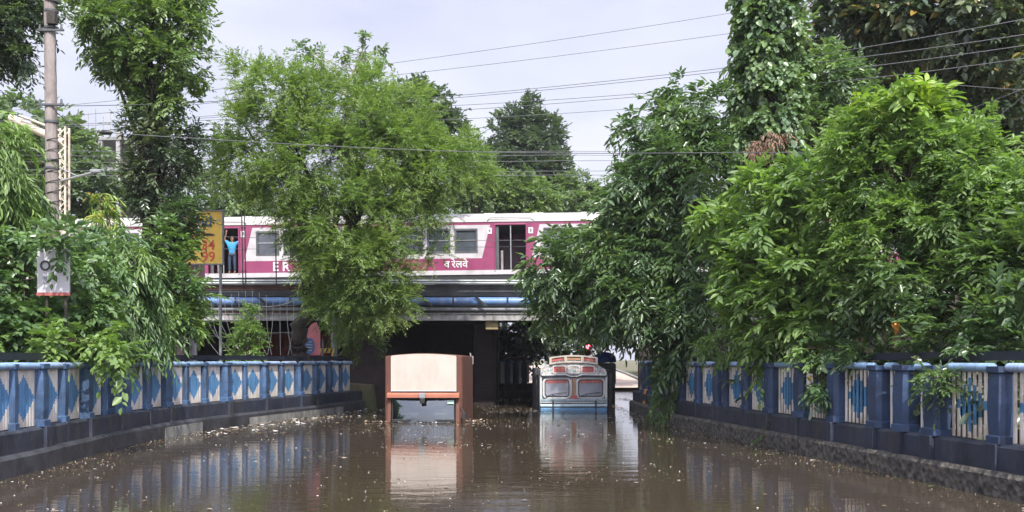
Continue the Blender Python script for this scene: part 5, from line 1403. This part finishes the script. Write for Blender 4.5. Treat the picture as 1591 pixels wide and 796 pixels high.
# ------------------------------------------------------------------ overhead wires
def wire(label, pts_, r_=.012, m_='wire', group='cables strung overhead'):
    b = MB()
    P3 = [P(*p) for p in pts_]; out = []
    for a, c in zip(P3[:-1], P3[1:]):
        for t in np.linspace(0, 1, 12)[:-1]: 
            q = a.lerp(c, t); q.z -= 4*t*(1-t)*(c-a).length*.004; out.append(q)
    out.append(P3[-1]); b.tube(out, r_*.72, 5)
    return tag(b.build('overhead_wire', M[m_]), label, 'wire', group)
W = [('topmost cable rising across the sky to the creeper clad trunk', [(-20, 175, 36), (330, 140, 37), (612, 98, 37), (1156, 17, 36), (1700, -70, 36)]),
     ('second cable down across the sky, below the topmost', [(-20, 190, 36), (330, 160, 37), (612, 117, 37), (1156, 49, 36), (1700, -20, 36)]),
     ('third cable down across the open sky', [(-20, 200, 36), (330, 180, 37), (670, 152, 37), (1150, 103, 30), (1330, 76, 22), (1591, 30, 20), (1700, 5, 20)]),
     ('fourth cable down, close under the third', [(-20, 203, 36), (340, 182, 37), (672, 155, 37), (1150, 108, 30), (1330, 90, 22), (1591, 54, 20), (1700, 30, 20)]),
     ('fifth cable down across the open sky', [(300, 188, 38), (690, 165, 38), (1100, 137, 32), (1330, 106, 22), (1591, 71, 20), (1700, 55, 20)]),
     ('sixth cable down across the open sky', [(300, 195, 38), (700, 172, 38), (1060, 144, 32), (1350, 122, 22), (1591, 91, 20), (1700, 75, 20)]),
     ('seventh cable, passing over the pointed dark tree', [(300, 203, 39), (718, 185, 39), (1050, 164, 38), (1400, 140, 37)]),
     ('long low cable with a black joint, running from the pole across the feathery tree', [(32, 140, 24.5), (125, 200, 25), (165, 206, 25.2), (300, 215, 26), (720, 236, 27), (1150, 237, 23), (1300, 236, 21.5)]),
     ('cable from the pole towards the tall left tree', [(80, 165, 23.9), (330, 158, 30), (480, 140, 36)]),
     ('upper railway wire behind the pointed tree', [(-60, 232, 46), (870, 235, 46), (1100, 234, 46)]),
     ('railway wire just below the upper one', [(-60, 240, 46.5), (870, 241, 46.5), (1100, 240, 46.5)]),
     ('railway wire third from the top', [(-60, 250, 47), (870, 250, 47), (1100, 247, 47)]),
     ('railway wire fourth from the top', [(-60, 262, 47.5), (870, 266, 47.5), (1100, 263, 47.5)]),
     ('railway contact wire passing nearest the train roof', [(-60, 270, 46), (870, 272, 46), (1100, 270, 46)]),
     ('thin cable crossing in front of the train windows', [(60, 372, 38.2), (345, 368, 38.2), (620, 373, 38.2), (1000, 371, 38.2)]),
     ('thin cable crossing the train doors above the window cable', [(60, 385, 38.4), (345, 387, 38.4), (620, 384, 38.4), (1000, 380, 38.4)]),
     ('cable slanting up to the right edge, lowest of them', [(1540, 190, 20), (1591, 148, 19.5), (1680, 80, 19)]),
     ('cable slanting up to the right edge above the feathery bush', [(1478, 180, 21), (1591, 138, 20), (1700, 100, 19)]),
     ('rusty cable running to the right edge in the shade', [(1400, 122, 24), (1480, 132, 24), (1591, 140, 24), (1700, 146, 24)])]
for lab, p_ in W:
    wire(lab, p_, (.013 if p_[0][0] < 1390 else .009) if 'railway' not in lab else .016, 'wire')
b = MB(); q = P(164, 206, 25.2); b.tube([q - Vector((.16, 0, 0)), q - Vector((.08, 0, 0)), q + Vector((.08, 0, 0)), q + Vector((.16, 0, 0))], [.02, .06, .06, .02], 10)
tag(b.build('cable_joint', M['black']), 'black joint on the low cable right of the pole', 'cable joint')
for (x_, lab) in ((377, 'left of the two thin black stay rods before the white coach end'), (381.5, 'right of the two thin black stay rods before the white coach end'), (429, 'thin black stay rod in front of the first train window')):
    b = MB(); a = P(x_, 445, 38.3); c = P(x_-2, 332, 38.3); b.tube([a, c], .022, 6); 
    for zz in np.linspace(.2, .8, 3): b.tube([a.lerp(c, zz) - Vector((0, 0, .03)), a.lerp(c, zz) + Vector((0, 0, .03))], .035, 6)
    tag(b.build('stay_rod', M['black']), lab, 'rod')

# ------------------------------------------------------------------ floating litter
def litter():
    n = 16000
    V = []; Fc = []; Mi = []
    for i in range(n):
        Z = 9 + 34*rs.random()**.8
        xl, xr = XL(min(Z, 38)) + .4, XR(min(Z, 38)) - .4
        x = rs.uniform(xl, xr)
        s_ = rs.uniform(.006, .027)*(1 + 1.8*(rs.random() < .05))*(.45 + Z/45)
        # gathers in drifts
        if math.sin(x*1.3 + Z*.7) + math.sin(Z*.9 - x*.6) + rs.normal()*.8 < .1: continue
        if rs.random() < .35:
            x = (xl + abs(rs.normal())*.5) if rs.random() < .6 else (xr - abs(rs.normal())*.35)
            x = min(max(x, xl), xr)
        if -3.9 < x < -1.2 and 29.9 < Z < 35.5: continue
        if .9 < x < 3.6 and 37.3 < Z: continue
        k_ = rs.integers(4, 7); a0 = rs.uniform(0, 6.28); el_ = rs.uniform(.55, 1)
        ca, sa = math.cos(a0), math.sin(a0)
        n0 = len(V)
        for t in range(k_):
            th = 2*math.pi*t/k_; r_ = s_*rs.uniform(.7, 1.2)
            u_, v_ = r_*math.cos(th), r_*math.sin(th)*el_
            V.append((x + u_*ca - v_*sa, Z + u_*sa + v_*ca, .004 + rs.uniform(0, .012)))
        Fc.append(list(range(n0, n0+k_))); Mi.append(int(rs.choice([0, 1, 2, 3], p=[.16, .34, .38, .12])))
    # drift of pale plastic against the left wall
    for i in range(260):
        px = rs.uniform(270, 560); q = left_at(px)
        off = .42 + abs(rs.normal())*.8; x, Z = q.x + off, q.y - rs.uniform(0, .5)
        s_ = rs.uniform(.02, .085); n0 = len(V)
        for t in range(5):
            th = 2*math.pi*t/5; V.append((x + s_*math.cos(th)*rs.uniform(.6, 1.3), Z + s_*math.sin(th)*rs.uniform(.5, 1.5), .006 + rs.uniform(0, s_*.5)))
        Fc.append(list(range(n0, n0+5))); Mi.append(int(rs.choice([0, 1, 2], p=[.4, .35, .25])))
    for i in range(200):
        x, Z = rs.uniform(-5.0, 5.5), rs.uniform(46.5, 49.2)
        s_ = rs.uniform(.03, .1); n0 = len(V)
        for t in range(5):
            th = 2*math.pi*t/5; V.append((x + s_*math.cos(th), Z + s_*math.sin(th), .006 + rs.uniform(0, .04)))
        Fc.append(list(range(n0, n0+5))); Mi.append(int(rs.choice([0, 1])))
    for (cx_, cy_) in ((-2.6, 30.0), (-1.3, 30.6), (-1.0, 31.4), (-3.85, 30.5)):
        for i in range(26):
            x, Z = cx_ + rs.normal()*.35, cy_ - abs(rs.normal())*.12; s_ = rs.uniform(.02, .06); n0 = len(V)
            for t in range(5):
                th = 2*math.pi*t/5; V.append((x + s_*math.cos(th), Z + s_*math.sin(th), .006 + rs.uniform(0, .05)))
            Fc.append(list(range(n0, n0+5))); Mi.append(int(rs.choice([0, 1, 2])))
    me = bpy.data.meshes.new('floating_litter'); me.from_pydata(V, [], Fc)
    for m_ in (mat('pale floating plastic', (.50, .48, .46), .5), mat('straw floating bits', (.24, .185, .13), .8), mat('brown floating leaves', (.12, .075, .045), .8), mat('green floating leaves', (.09, .14, .04), .7)): me.materials.append(m_)
    me.polygons.foreach_set('material_index', Mi); me.update()
    o = bpy.data.objects.new('floating_litter', me); C.objects.link(o)
    tag(o, 'scattered scraps and dead leaves floating on the brown water', 'litter', kind='stuff')
litter()

# added haze
hb = MB(); hb.box((0, 150, 14), (420, 420, 40))  # thin volume added to lift the dark areas
hm = bpy.data.materials.new('added haze'); hm.use_nodes = True
nt = hm.node_tree; nt.nodes.remove(nt.nodes['Principled BSDF'])
pv = nt.nodes.new('ShaderNodeVolumePrincipled'); pv.inputs['Density'].default_value = .0003; pv.inputs['Color'].default_value = (.92, .95, 1, 1); pv.inputs['Anisotropy'].default_value = .2
nt.links.new(pv.outputs['Volume'], nt.nodes['Material Output'].inputs['Volume'])
tag(hb.build('haze', hm, local=True), 'thin added haze that lifts the shadows over the whole place', kind='stuff')
